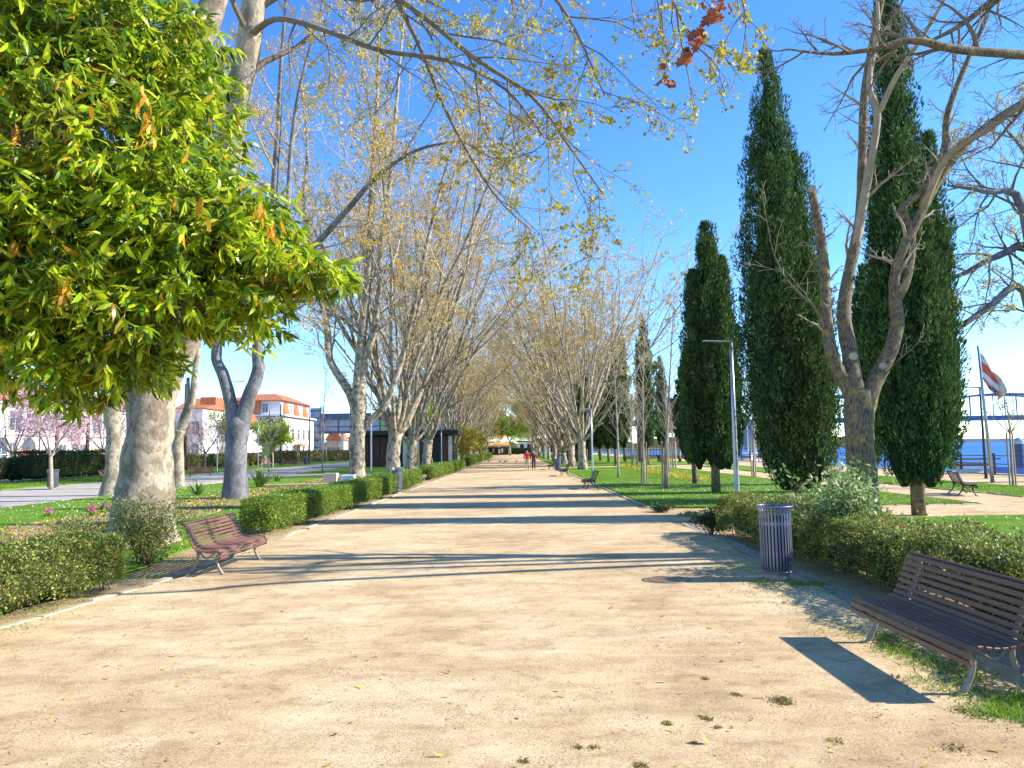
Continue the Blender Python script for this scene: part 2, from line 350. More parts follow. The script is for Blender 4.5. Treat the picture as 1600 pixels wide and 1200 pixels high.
M['dark_cloth'] = simple('dark_trousers', (0.035, 0.03, 0.055), None, 8, 0.9)
M['skin'] = simple('skin', (0.50, 0.30, 0.22), (0.44, 0.26, 0.19), 9, 0.6)
M['hair'] = simple('dark_hair', (0.03, 0.02, 0.015), None, 20, 0.7)
M['pigeon'] = simple('pigeon_feathers', (0.10, 0.11, 0.14), (0.05, 0.055, 0.07), 30, 0.7)
M['flag_white'] = simple('flag_white', (0.78, 0.74, 0.74), None, 2, 0.9)
M['flag_red'] = simple('flag_red', (0.70, 0.14, 0.09), (0.62, 0.11, 0.07), 2, 0.9)
M['flag_dark'] = simple('flag_dark', (0.03, 0.02, 0.06), None, 2, 0.9)
def watermat():
    m, nt, b = new_mat('river_water'); v = coords(nt, False, (0.08, 0.5, 1))
    nt.links.new(ramp(nt, [(0.35, (0.015, 0.09, 0.28)), (0.65, (0.03, 0.15, 0.36))], noise(nt, 0.25, 4, 0.6, v)), b.inputs['Base Color'])
    b.inputs['Roughness'].default_value = 0.45; b.inputs['Specular IOR Level'].default_value = 0.2
    bump(nt, b, noise(nt, 2.0, 5, 0.7, v), 0.5, 0.2); return m
M['water'] = watermat()

# ---------------------------------------------------------------- foliage
T_DIAMOND = (np.array([(0, 0, 0), (.45, .5, .08), (1, 0, 0), (.45, -.5, .08)]), np.array([(0, 1, 2, 3)]))
T_TRI = (np.array([(0, -.5, 0), (0, .5, 0), (1, 0, 0)]), np.array([(0, 1, 2)]))
T_LANCE = (np.array([(0, 0, 0), (.28, .46, .05), (.28, -.46, .05), (.68, .44, .0), (.68, -.44, .0), (1, 0, -.16)]),
           np.array([(0, 2, 1), (1, 2, 4), (1, 4, 3), (3, 4, 5)]))
T_PALMATE = (np.array([(0, 0, 0), (.15, .5, .05), (.45, .32, 0), (.62, .62, .08), (.72, .2, 0), (1, 0, -.1), (.72, -.2, 0), (.62, -.62, .08), (.45, -.32, 0), (.15, -.5, .05)]),
             np.array([(0, 1, 2), (0, 2, 4), (2, 3, 4), (0, 4, 6), (4, 5, 6), (0, 6, 8), (6, 7, 8), (0, 8, 9)]))
def frames(D, rng, flatup=None):
    D = D / (np.linalg.norm(D, axis=1, keepdims=True) + 1e-9)
    Rn = rng.normal(size=D.shape)
    if flatup is not None: Rn = Rn * (1 - flatup) + np.array([0, 0, 1.0]) * flatup * 2
    S = np.cross(D, Rn); S /= (np.linalg.norm(S, axis=1, keepdims=True) + 1e-9)
    return D, S, np.cross(S, D) * -1
def leaf_arrays(P, D, L, W, tmpl, rng, flatup=None):
    tv, tf = tmpl; N = len(P)
    D, S, Nn = frames(D, rng, flatup)
    L = np.broadcast_to(L, (N,)); W = np.broadcast_to(W, (N,))
    V = (P[:, None, :] + D[:, None, :] * (tv[None, :, 0:1] * L[:, None, None]) + S[:, None, :] * (tv[None, :, 1:2] * W[:, None, None])
         + Nn[:, None, :] * (tv[None, :, 2:3] * L[:, None, None]))
    Fc = tf[None] + (np.arange(N) * len(tv))[:, None, None]
    return V.reshape(-1, 3), Fc.reshape(-1, tf.shape[1])
def leaf_obj(name, P, D, L, W, tmpl, mat, rng, parent=None, kind='stuff', flatup=None):
    V, Fc = leaf_arrays(np.asarray(P, float), np.asarray(D, float), L, W, tmpl, rng, flatup)
    return link(name, np_mesh(name, V, Fc, mat), parent, kind)
def unit(n, rng):
    v = rng.normal(size=(n, 3)); return v / np.linalg.norm(v, axis=1, keepdims=True)

# ---------------------------------------------------------------- branches
def perp(d, rr):
    r = Vector((rr.gauss(0, 1), rr.gauss(0, 1), rr.gauss(0, 1)))
    return (r - d * r.dot(d)).normalized()
def walk(p, d, L, n, wander, up, rr, bias=None):
    pts = [p.copy()]; d = d.normalized(); st = L / n
    for i in range(n):
        d = (d + Vector((rr.gauss(0, wander), rr.gauss(0, wander), rr.gauss(0, wander) + up)))
        if bias is not None: d += bias
        d.normalize(); p = p + d * st; pts.append(p.copy())
    return pts
def taper(r0, r1, n, e=1.0):
    return [r0 + (r1 - r0) * (i / (n - 1)) ** e for i in range(n)]
def pick(pts, t):
    k = t * (len(pts) - 1); i = min(int(k), len(pts) - 2); f = k - i
    return pts[i].lerp(pts[i + 1], f), (pts[i + 1] - pts[i]).normalized()
def smooth_pts(pts, sub=4):
    pts = [Vector(p) for p in pts]; out = []
    for i in range(len(pts) - 1):
        p0 = pts[max(i - 1, 0)]; p1 = pts[i]; p2 = pts[i + 1]; p3 = pts[min(i + 2, len(pts) - 1)]
        for k in range(sub):
            t = k / sub
            out.append(0.5 * ((2 * p1) + (p2 - p0) * t + (2 * p0 - 5 * p1 + 4 * p2 - p3) * t * t + (3 * p1 - p0 - 3 * p2 + p3) * t ** 3))
    out.append(pts[-1]); return out
def smooth_rad(r, sub=4):
    out = []
    for i in range(len(r) - 1):
        for k in range(sub): out.append(r[i] + (r[i + 1] - r[i]) * k / sub)
    out.append(r[-1]); return out
def ramify(mb, pts, r, rr, levels, tips, t0=0.2, counts=(8, 7, 5), lens=(0.35, 0.4, 0.5), up=(0.04, 0.03, 0.0), ang=(0.55, 0.95), L=None, minr=0.006, sides=(5, 4, 3), wander=0.13):
    """side branches, recursively, along a limb"""
    if L is None: L = sum((pts[i + 1] - pts[i]).length for i in range(len(pts) - 1))
    n = counts[0]
    for k in range(n):
        t = t0 + (1 - t0) * ((k + rr.random()) / n)
        p, d = pick(pts, min(t, 0.999))
        a = rr.uniform(*ang); q = perp(d, rr)
        nd = d * math.cos(a) + q * math.sin(a)
        l = L * lens[0] * (1.15 - 0.65 * t) * rr.uniform(0.7, 1.25)
        rs = max(minr, r * (1 - 0.75 * t) * 0.45)
        ns = 5 if len(counts) > 2 else (3 if len(counts) > 1 else 2)
        bp = walk(p, nd, l, ns, wander, up[0], rr)
        mb.tube(bp, taper(rs, minr * 0.7, ns + 1), sides[0], cap=False)
        if len(counts) > 1:
            ramify(mb, bp, rs, rr, levels, tips, 0.15, counts[1:], lens[1:], up[1:], ang, l, minr, sides[1:], wander)
        else:
            tips.append((bp[-1], (bp[-1] - bp[-2]).normalized()))
            tips.append((bp[len(bp) // 2], (bp[-1] - bp[-2]).normalized()))
def tips_leaves(name, tips, mat, rng, n, size, parent, jit=0.05, tmpl=T_DIAMOND, filt=None, kind='stuff'):
    P = np.array([tuple(t[0]) for t in tips]); D = np.array([tuple(t[1]) for t in tips])
    if filt is not None:
        k = filt(P); P = P[k]; D = D[k]
    if len(P) == 0: return None
    i = rng.integers(0, len(P), n)
    P = P[i] + rng.normal(size=(n, 3)) * jit; D = D[i] + rng.normal(size=(n, 3)) * 0.9
    s = size * rng.uniform(0.6, 1.3, n)
    return leaf_obj(name, P, D, s, s * 0.85, tmpl, mat, rng, parent, kind)

def roots_trunk(mb, base, top, r, rr, n=9, flare=1.5, sides=14, bulge=1.15):
    pts = [base.lerp(top, i / (n - 1)) for i in range(n)]
    for i in range(1, n - 1): pts[i] += Vector((rr.gauss(0, 0.012), rr.gauss(0, 0.012), 0)) * r * 4
    H = (top - base).length; rad = []
    for p in pts:
        h = (p - base).length
        q_ = max(0, (h / H - .86) / .14)
        rad.append((1 - .62 * q_ ** 1.5) * r * (1 + (flare - 1) * math.exp(-h / (0.55 * r * 2)) + (bulge - 1) * max(0, (h / H - 0.75) * 4)))
    pts[0] = pts[0] - Vector((0, 0, 0.15))
    b0 = len(mb.v); mb.tube(pts, rad, sides)
    for i in range(n):                       # lumpy cross-section
        for j in range(sides):
            v = Vector(mb.v[b0 + i * sides + j]); c = pts[i]
            w = 1 + 0.05 * math.sin(j * 3 * 2 * math.pi / sides + i * 0.4 + r * 30) + 0.035 * rr.gauss(0, 1) + (0.10 * math.sin(j * 5 * 2 * math.pi / sides) * math.exp(-i))
            mb.v[b0 + i * sides + j] = tuple(c + (v - c) * w)
    return pts, rad

def plane_tree(seed, H=20.0, tr=0.45, th=3.0, nl=6, spread=0.42, lean=(0, 0), label=None, loc=(0, 0, 0), bark='plane_bark_far', counts=(10, 9, 7), leafn=5200, name='plane_tree', rz=0, leafsize=0.17, minr=0.014, group=None):
    rr = random.Random(seed); rng = np.random.default_rng(seed)
    root = empty(name, loc, rz, label, 'tree', group)
    t = MB(); top = Vector((lean[0] * th, lean[1] * th, th))
    tp, trd = roots_trunk(t, Vector((0, 0, 0)), top, tr, rr)
    t.build('trunk', M[bark], root, True)
    tips = []; tw = MB()
    for k in range(nl):
        a = 2 * math.pi * (k + rr.uniform(-0.3, 0.3)) / nl; tilt = min(.60, rr.uniform(0.55, 1.3) * spread * (1.4 if k % 2 else 0.8))
        d = Vector((math.cos(a) * math.sin(tilt) + lean[0] * .3, math.sin(a) * math.sin(tilt) + lean[1] * .3, math.cos(tilt)))
        st = top - Vector((0, 0, (.08 + rr.uniform(0, 0.4)) * th * 0.6)) ; st = tp[0].lerp(tp[-1], (st.z + .15) / (th + .15))
        L = (H - th) * rr.uniform(0.78, 1.08) / max(0.75, math.cos(tilt))
        first = walk(st, (d + Vector((d.x, d.y, 0)) * 0.9).normalized(), 1.6, 2, 0.05, 0.1, rr)
        rest = walk(first[-1], d, L - 1.6, 11, 0.065, 0.035, rr)
        pts = first[:-1] + rest
        r0 = tr * rr.uniform(0.36, 0.52)
        rad = taper(r0, 0.022, len(pts), 0.8)
        lm = MB(); lm.tube(pts, rad, 8)
        # boughs: stout second order limbs belong to the limb
        for b in range(3):
            tt = rr.uniform(0.12, 0.5); p, dd = pick(pts, tt); q = perp(dd, rr)
            aa = rr.uniform(0.3, 0.55); l = L * (1 - tt) * rr.uniform(0.6, 0.9); rb = r0 * (1 - tt) * 0.62
            bp = walk(p, dd * math.cos(aa) + q * math.sin(aa), l, 8, 0.08, 0.06, rr)
            lm.tube(bp, taper(rb, 0.016, 9, 0.8), 6)
            ramify(tw, bp, rb, rr, 0, tips, 0.2, (counts[0] - 2, counts[1] - 2, counts[2] - 1), (0.33, 0.42, 0.5), L=l, minr=minr, sides=(4, 3, 3))
        lm.build('limb', M[bark], root, True)
        ramify(tw, pts, r0, rr, 0, tips, 0.40, counts, (0.25, 0.42, 0.5), L=L, minr=minr, sides=(4, 3, 3))
    link('twigs', tw.mesh('twigs', M['twig_far']), root, 'stuff')
    if leafn: tips_leaves('foliage', tips, M['bud_far'], rng, leafn, leafsize, root)
    return root

# ---------------------------------------------------------------- cypress
CYP = [(0, .20), (.03, .5), (.08, .74), (.18, .93), (.32, 1.0), (.5, .93), (.65, .77), (.8, .53), (.9, .33), (.97, .14), (1, .02)]
def prof(t, table=CYP):
    for (a, x), (b, y) in zip(table, table[1:]):
        if t <= b: return x + (y - x) * (t - a) / (b - a)
    return table[-1][1]
def cypress(seed, H, Rm, loc, label, trunk_h=0.9, plumes=620, per=85, size=0.13, spires=1, name='cypress_tree', group=None, lobes=None):
    rr = random.Random(seed); rng = np.random.default_rng(seed)
    root = empty(name, loc, 0, label, 'tree', group)
    t = MB(); t.tube(walk(Vector((0, 0, -0.1)), Vector((0, 0, 1)), H * .7, 6, 0.01, 0, rr), taper(0.085 * Rm + .08, 0.05, 7), 9); t.build('trunk', M['rough_bark'], root, True)
    axes = [(Vector((0, 0, trunk_h)), H - trunk_h, Rm * (1 if spires == 1 else .8))]
    for k in range(spires - 1):
        a = (0.3 if k % 2 else 3.3) + rr.uniform(-.6, .6); axes.append((Vector((math.cos(a) * Rm * .45, math.sin(a) * Rm * .3, trunk_h)), (H - trunk_h) * rr.uniform(.62, .86), Rm * .60))
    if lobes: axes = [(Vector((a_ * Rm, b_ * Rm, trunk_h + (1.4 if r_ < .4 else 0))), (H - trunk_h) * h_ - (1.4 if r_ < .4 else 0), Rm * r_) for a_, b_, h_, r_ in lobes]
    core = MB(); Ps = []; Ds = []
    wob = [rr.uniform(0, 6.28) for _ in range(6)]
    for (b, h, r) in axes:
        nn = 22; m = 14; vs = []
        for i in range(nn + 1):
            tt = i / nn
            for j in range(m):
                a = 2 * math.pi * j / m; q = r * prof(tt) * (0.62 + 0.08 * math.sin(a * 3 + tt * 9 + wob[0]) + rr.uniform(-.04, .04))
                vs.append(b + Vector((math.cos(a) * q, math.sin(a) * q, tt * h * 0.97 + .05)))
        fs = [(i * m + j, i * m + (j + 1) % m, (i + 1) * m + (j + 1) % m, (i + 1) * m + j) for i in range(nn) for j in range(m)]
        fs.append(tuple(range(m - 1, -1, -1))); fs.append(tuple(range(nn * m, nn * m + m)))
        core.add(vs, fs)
        npl = int(plumes * (r / Rm) * (h / H))
        for _ in range(npl):
            while True:
                tt = rr.random()
                if rr.random() < max(prof(tt), .22): break
            a = rr.uniform(0, 2 * math.pi)
            q = r * prof(tt) * (0.84 + 0.11 * math.sin(a * 3 + tt * 7 + wob[0]) + 0.12 * math.sin(a * 7 - tt * 17 + wob[1]) + .07 * math.sin(a * 11 + tt * 31)) * (rr.uniform(.74, 1.10) if rr.random() < .88 else rr.uniform(1.1, 1.32))
            p = b + Vector((math.cos(a) * q, math.sin(a) * q, tt * h))
            l = rr.uniform(.55, 1.15) * (0.55 + 0.45 * Rm)
            if p.z + l > b.z + h * 1.03: l = max(.25, b.z + h * 1.03 - p.z)
            out = Vector((math.cos(a), math.sin(a), 0)); d = (Vector((0, 0, 1)) + out * rr.uniform(-.02, .30) * (1 - tt) + Vector((rr.gauss(0, .06), rr.gauss(0, .06), 0))).normalized()
            s = rng.random(per) ** 0.9
            pr = (0.05 + 0.06 * Rm) * np.sin(np.clip(s * .85 + .15, 0, 1) * math.pi) ** .7 + .01
            th = rng.uniform(0, 6.283, per)
            u = Vector((math.cos(a + 1.57), math.sin(a + 1.57), 0)); w = d.cross(u)
            dirn = np.outer(np.cos(th), np.array(u)) + np.outer(np.sin(th), np.array(w))
            Ps.append(np.array(p)[None] + np.outer(s * l, np.array(d)) + dirn * pr[:, None])
            Ds.append(np.array(d)[None] * 1.0 + dirn * 0.55 + rng.normal(size=(per, 3)) * .22)
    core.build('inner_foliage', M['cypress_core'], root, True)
    P = np.concatenate(Ps); D = np.concatenate(Ds); n = len(P)
    s = size * rng.uniform(.6, 1.35, n)
    leaf_obj('foliage', P, D, s * 1.15, s * 0.42, T_TRI, M['cypress'], rng, root)
    return root

# ---------------------------------------------------------------- hedge / shrub
def lumpy(p, s=1.0):
    return math.sin(p[0] * 2.1 * s + 1) * math.sin(p[1] * 1.7 * s + 2) * .5 + math.sin(p[0] * 5.3 * s + p[1] * 4.1 * s) * .3
def hedge(seed, p0, p1, w, h, n, label, size=0.032, mat='hedge', loc=None, group=None, core=True, rough=0.13, name='hedge', cat='hedge', stems=True, flowers=0, densbot=0.12):
    rr = random.Random(seed); rng = np.random.default_rng(seed)
    p0 = Vector(p0); p1 = Vector(p1); L = (p1 - p0).length; d = (p1 - p0).normalized(); s = Vector((-d.y, d.x, 0))
    root = empty(name, p0, math.atan2(d.y, d.x), label, cat, group)
    nx = max(8, int(L / 0.22)); ny = 10
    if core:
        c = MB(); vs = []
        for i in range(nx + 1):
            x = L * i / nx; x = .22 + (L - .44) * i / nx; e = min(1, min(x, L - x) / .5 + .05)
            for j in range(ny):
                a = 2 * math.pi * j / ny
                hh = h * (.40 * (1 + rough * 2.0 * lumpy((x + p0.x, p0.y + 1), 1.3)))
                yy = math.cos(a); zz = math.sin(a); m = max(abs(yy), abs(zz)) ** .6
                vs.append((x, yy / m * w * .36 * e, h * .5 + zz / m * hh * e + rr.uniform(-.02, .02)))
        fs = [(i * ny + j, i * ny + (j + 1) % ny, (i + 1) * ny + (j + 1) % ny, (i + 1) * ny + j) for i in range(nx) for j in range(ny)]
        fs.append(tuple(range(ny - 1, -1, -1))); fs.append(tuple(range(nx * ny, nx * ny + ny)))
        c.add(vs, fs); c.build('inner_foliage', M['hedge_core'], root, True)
    if stems:
        st = MB()
        for k in range(int(L * 9)):
            x = rr.uniform(.05, L - .05); y = rr.uniform(-.3, .3) * w
            st.tube(walk(Vector((x, y, -.03)), Vector((rr.gauss(0, .35), rr.gauss(0, .35), 1)), h * rr.uniform(.6, 1.02), 4, .16, .1, rr), taper(.011, .003, 5), 3, cap=False)
        st.build('stems', M['stem'], root, kind='stuff')
    # leaves: shell
    x = rng.uniform(-.05, L + .05, n)
    face = rng.random(n); top = face < (w / (w + 2 * h)) * 1.05
    side = np.where(rng.random(n) < .5, -1, 1)
    q = rng.random(n)
    y = np.where(top, (rng.random(n) * 2 - 1) * w * .5, side * w * .5)
    z = np.where(top, h, densbot * h + (1 - densbot) * h * q ** .8)
    gx = x * 1.0 + p0.x + p0.y
    lump = np.sin(gx * 2.6 + z * 2.5 + y * 3) * .5 + np.sin(gx * 6.1 - z * 5 + y * 7 + 1) * .35 + np.sin(gx * 13 + z * 11 + y * 9) * .25
    n1_ = np.sin(gx * .9 + 1.7) * .6 + np.sin(gx * 2.0) * .4
    round_ = np.clip((z / h), 0, 1) ** 5 * .12 * w
    y = np.where(top, y, y - side * round_)
    dep = np.abs(rng.normal(size=n)) * .035
    y = y + np.where(top, 0, side * (lump * rough * .9 - dep)); z = z + np.where(top, lump * rough + n1_ * .045 - dep - (np.abs(y) / (w * .5)) ** 4 * .05, 0)
    e = np.clip(np.minimum(x + .05, L + .05 - x) / .25, 0.05, 1) ** .5
    y = y * (.55 + .45 * e); z = z * (.7 + .3 * e)
    en_ = rng.random(n) < min(.25, 1.6 * w / (L * 2)); xe = np.where(rng.random(n) < .5, 0., L) + rng.normal(size=n) * .05
    y = np.where(en_, (rng.random(n) * 2 - 1) * w * .46, y); z = np.where(en_, densbot * h + (1 - densbot) * h * rng.random(n) * .95, z); x = np.where(en_, xe + np.where(xe > L / 2, -1, 1) * (np.abs(y / w) * .25 + (z / h) ** 4 * .15), x); e = np.where(en_, 1, e)
    # sprigs
    m = int(n * .12); k = rng.integers(0, n, m); z[k] += np.abs(rng.normal(size=m)) * .055 * (h / .8)
    P = np.stack([x, y, z], 1) + rng.normal(size=(n, 3)) * .012
    D = rng.normal(size=(n, 3)); D[:, 2] = np.abs(D[:, 2]) * .8 + .1; D[:, 1] += side * .5
    sz = size * rng.uniform(.6, 1.4, n)
    leaf_obj('foliage', P, D, sz, sz * .62, T_DIAMOND if size < .05 else T_TRI, M[mat], rng, root)
    if flowers:
        k = rng.integers(0, n, flowers); leaf_obj('flowers', np.repeat(P[k], 6, 0) + rng.normal(size=(flowers * 6, 3)) * .012 + [0, 0, .03], rng.normal(size=(flowers * 6, 3)), .05, .035, T_DIAMOND, M['red_petal'], rng, root)
    return root
def blob_shrub(seed, c, rx, ry, h, n, label, size, mat, name='shrub', cat='shrub', tmpl=T_DIAMOND, wl=.6, stems=14, group=None, zmin=.1, smat='stem'):
    rr = random.Random(seed); rng = np.random.default_rng(seed)
    root = empty(name, c, rr.uniform(0, 6), label, cat, group)
    st = MB(); tips = []
    for k in range(stems):
        a = rr.uniform(0, 6.28); q = rr.uniform(.3, 1)
        p = walk(Vector((rr.gauss(0, .07), rr.gauss(0, .07), -.03)), Vector((math.cos(a) * rx * q, math.sin(a) * ry * q, h * 1.1)), h * rr.uniform(.8, 1.1), 5, .1, .05, rr)
        st.tube(p, taper(.014, .004, 6), 4, cap=False)
        for j in range(6):
            b, d = pick(p, rr.uniform(.25, 1)); b2 = walk(b, d + perp(d, rr) * rr.uniform(.6, 1.4), rr.uniform(.12, .3) * h, 3, .15, .03, rr)
            st.tube(b2, taper(.006, .003, 4), 3, cap=False); tips += [(b2[-1], d), (b2[1], d)]
    st.build('stems', M[smat], root, kind='stuff')
    tp = np.array([tuple(t[0]) for t in tips]); k = rng.integers(0, len(tp), n)
    P = tp[k] + rng.normal(size=(n, 3)) * [rx * .2, ry * .2, h * .10]; P = P[P[:, 2] > zmin * h]
    n = len(P); D = rng.normal(size=(n, 3)) + [0, 0, .35]; s = size * rng.uniform(.6, 1.35, n)
    leaf_obj('foliage', P, D, s, s * wl, tmpl, M[mat], rng, root)
    return root

# ================================================================ SETTING
def sheet(name, outline, ztop, thick, mat, seed=0, jit=0.06, step=0.5):
    rr = random.Random(seed); pts = []
    for i in range(len(outline)):
        a = Vector(outline[i]); b = Vector(outline[(i + 1) % len(outline)]); L = (b - a).length; n = max(1, min(160, int(L / step)))
        nrm = Vector((-(b - a).y, (b - a).x)).normalized()
        for k in range(n):
            p = a.lerp(b, k / n)
            if jit: p = p + nrm * (rr.gauss(0, jit * .4) + jit * math.sin((p.x + p.y) * 1.3 + seed) * .7)
            pts.append((p.x, p.y))
    bm = bmesh.new(); vs = [bm.verts.new((x, y, ztop)) for x, y in pts]; f = bm.faces.new(vs)
    if f.normal.z < 0: f.normal_flip()
    g = bmesh.ops.extrude_face_region(bm, geom=[f])
    for v in [e for e in g['geom'] if isinstance(e, bmesh.types.BMVert)]: v.co.z = ztop
    for v in vs: v.co.z = ztop - thick
    bmesh.ops.triangulate(bm, faces=[x for x in bm.faces if len(x.verts) > 4]); bmesh.ops.recalc_face_normals(bm, faces=bm.faces)
    me = bpy.data.meshes.new(name); bm.to_mesh(me); bm.free(); me.materials.append(mat)
    return tag(link(name, me), kind='structure')
BANK = 27.6
ground = MB().box((-700 + (700 + BANK) / 2, 480, -1.52), (700 + BANK, 1100, 3.0)).build('ground', M['dirt']); tag(ground, kind='structure')
river = MB().box((BANK + 3000, 1500, -3.0), (6000, 5000, 0.4)).build('water', M['water']); tag(river, kind='structure')
path_o = [(-6.6, -4), (-5.9, 8), (-5.15, 11.5), (-5.15, 17), (-4.95, 31), (-4.35, 55), (-4.2, 90), (-4.2, 255), (4.3, 255), (4.3, 90), (4.1, 40), (4.0, 24), (4.5, 23), (14, 22.9), (17, 24.3), (17, 70), (14.4, 70.2), (14.4, 23.6), (8, 22.9), (40.0 - 12.6, 22.8), (27.4, 19.4), (8, 19.2), (4.7, 19.0), (4.1, 17), (4.0, 8), (4.3, 5), (5.2, -4)]
main = sheet('path', [(-6.6, -4), (-5.9, 8), (-5.15, 11.5), (-5.15, 17), (-4.95, 31), (-4.35, 55), (-4.2, 90), (-4.2, 255), (4.3, 255), (4.3, 90), (4.1, 40), (4.0, 22.9), (4.0, 19.2), (4.1, 17), (4.0, 8), (4.3, 5), (5.2, -4)], 0.0, .05, M['path'], 1, .09)
sheet('cross_path', [(3.6, 19.2), (27.2, 19.6), (27.2, 22.6), (3.6, 22.9)], -.004, .04, M['path'], 2, .06)
sheet('cross_path', [(4.2, 71.5), (27.2, 71.5), (27.2, 75), (4.2, 75)], -.004, .04, M['path'], 2, .06)
sheet('side_path', [(14.3, 22.3), (17.2, 22.3), (17.0, 71.6), (14.3, 71.6)], -.008, .04, M['path'], 3, .06)
sheet('promenade', [(21.2, -5), (27.3, -5), (27.3, 300), (21.2, 300)], .004, .04, M['path'], 4, .05)
sheet('side_path', [(-29.0, 8), (-19.3, 8), (-19.0, 40), (-19.8, 80), (-19.8, 250), (-29, 250)], .0, .04, M['grey_path'], 5, .08)
sheet('side_path', [(-19.9, 57), (-10.6, 57), (-10.6, 61), (-19.9, 66)], .004, .04, M['grey_path'], 6, .05)
LAWNS = [
 ('lawn', [(4.35, 23.4), (7, 22.95), (14.2, 22.95), (14.2, 71), (4.4, 71), (4.35, 40)], 11),
 ('lawn', [(17.3, 25.5), (21.0, 25.0), (21.0, 71), (17.3, 71)], 12),
 ('lawn', [(6.2, 2), (26.5 - 5.6, 2), (20.9, 19.2), (6.0, 19.0), (5.6, 12)], 13),
 ('lawn', [(4.5, 75.6), (21, 75.6), (21, 250), (4.6, 250)], 14),
 ('lawn', [(-18.9, 9), (-14.2, 9.5), (-13.8, 19), (-13.6, 62), (-18.6, 55), (-18.9, 30)], 15),
 ('lawn', [(-9.6, 5), (-6.3, 5), (-6.3, 12.5), (-6.6, 16.5), (-6.6, 33), (-6.9, 75), (-9.0, 75), (-9.4, 30)], 16),
 ('lawn', [(-37.5, 10), (-29.4, 10), (-29.3, 250), (-37.5, 250)], 17),
 ('lawn', [(-19.5, 67), (-11, 63), (-7, 98), (-5.5, 250), (-19.5, 250)], 18),
]
for nm, o, sdd in LAWNS: sheet(nm, o, .03, .055, M['lawn'], sdd, .07)
sheet('flower_bed', [(-14.3, 10), (-9.5, 10), (-9.3, 30), (-9.1, 56), (-13.7, 56), (-13.9, 30)], .012, .04, M['bed'], 21, .1)
# grass blades and weeds
def in_poly(x, y, poly):
    c = np.zeros(len(x), bool); n = len(poly); j = n - 1
    for i in range(n):
        xi, yi = poly[i]; xj, yj = poly[j]
        m = ((yi > y) != (yj > y)) & (x < (xj - xi) * (y - yi) / (yj - yi + 1e-12) + xi); c ^= m; j = i
    return c
def blades(name, poly, n, h, rng, ymax, bias=1.6, z=.03, ymin=0, mat='blade', w=.010):
    xs = [p[0] for p in poly]; y0 = max(ymin, min(p[1] for p in poly)); y1 = min(ymax, max(p[1] for p in poly))
    x = rng.uniform(min(xs), max(xs), n); y = y0 + (y1 - y0) * rng.random(n) ** bias
    k = in_poly(x, y, poly); x = x[k]; y = y[k]; m = len(x)
    P = np.stack([x, y, np.full(m, z - .01)], 1); D = rng.normal(size=(m, 3)) * [.45, .45, 0] + [0, 0, 1]
    s = h * rng.uniform(.5, 1.3, m) * (.75 + .35 * np.sin(x * 3.1) * np.sin(y * 2.3)); wd = w * np.clip(y / 14.0, 1, 3.2)
    o = leaf_obj(name, P, D, s, wd, T_TRI, M[mat], rng); return tag(o, kind='stuff')
rng = np.random.default_rng(5)
def lab(o, l, c, g=None): return tag(o, l, c, g)
lab(blades('grass', LAWNS[0][1], 110000, .055, rng, 60), 'bright green lawn grass around the young staked trees', 'grass')
lab(blades('grass', LAWNS[2][1], 60000, .055, rng, 19.2, 1.0, ymin=9), 'green grass behind the low hedge and the grey litter bin', 'grass')
lab(blades('grass', LAWNS[1][1], 25000, .06, rng, 45, ymin=25), 'strip of grass beside the riverside promenade', 'grass')
lab(blades('grass', LAWNS[4][1], 45000, .055, rng, 45, ymin=12), 'green grass between the flower bed and the pale side path', 'grass')
lab(blades('grass', LAWNS[5][1], 55000, .055, rng, 45, ymin=8), 'green grass at the foot of the big plane tree', 'grass')
lab(blades('grass', LAWNS[6][1], 25000, .08, rng, 80, ymin=30, w=.016), 'grass in front of the long clipped hedge', 'grass')

# daisies
def dots(name, poly, n, size, mat, rng, ymax, label, cat, ymin=0, z=.06, bias=1.0):
    xs = [p[0] for p in poly]; y0 = max(ymin, min(p[1] for p in poly)); y1 = min(ymax, max(p[1] for p in poly))
    x = rng.uniform(min(xs), max(xs), n); y = y0 + (y1 - y0) * rng.random(n) ** bias; k = in_poly(x, y, poly); x = x[k]; y = y[k]; m = len(x)
    P = np.stack([x, y, np.full(m, z)], 1); D = rng.normal(size=(m, 3)) * [1, 1, .25]
    s = size * rng.uniform(.6, 1.3, m)
    return tag(leaf_obj(name, P, D, s, s, T_DIAMOND, M[mat], rng), label, cat, kind='stuff')
dots('daisies', LAWNS[4][1], 1300, .035, 'daisy', rng, 42, 'small white daisies in the grass beside the pale side path', 'daisies', 12)
dots('daisies', LAWNS[5][1], 500, .03, 'daisy', rng, 30, 'small white daisies in the grass by the big plane tree', 'daisies', 8)
dots('daisies', LAWNS[2][1], 1300, .03, 'daisy', rng, 19, 'small white daisies behind the hedge on the right', 'daisies', 10)
dots('daisies', LAWNS[0][1], 2200, .03, 'daisy', rng, 40, 'small white daisies scattered on the staked tree lawn', 'daisies')
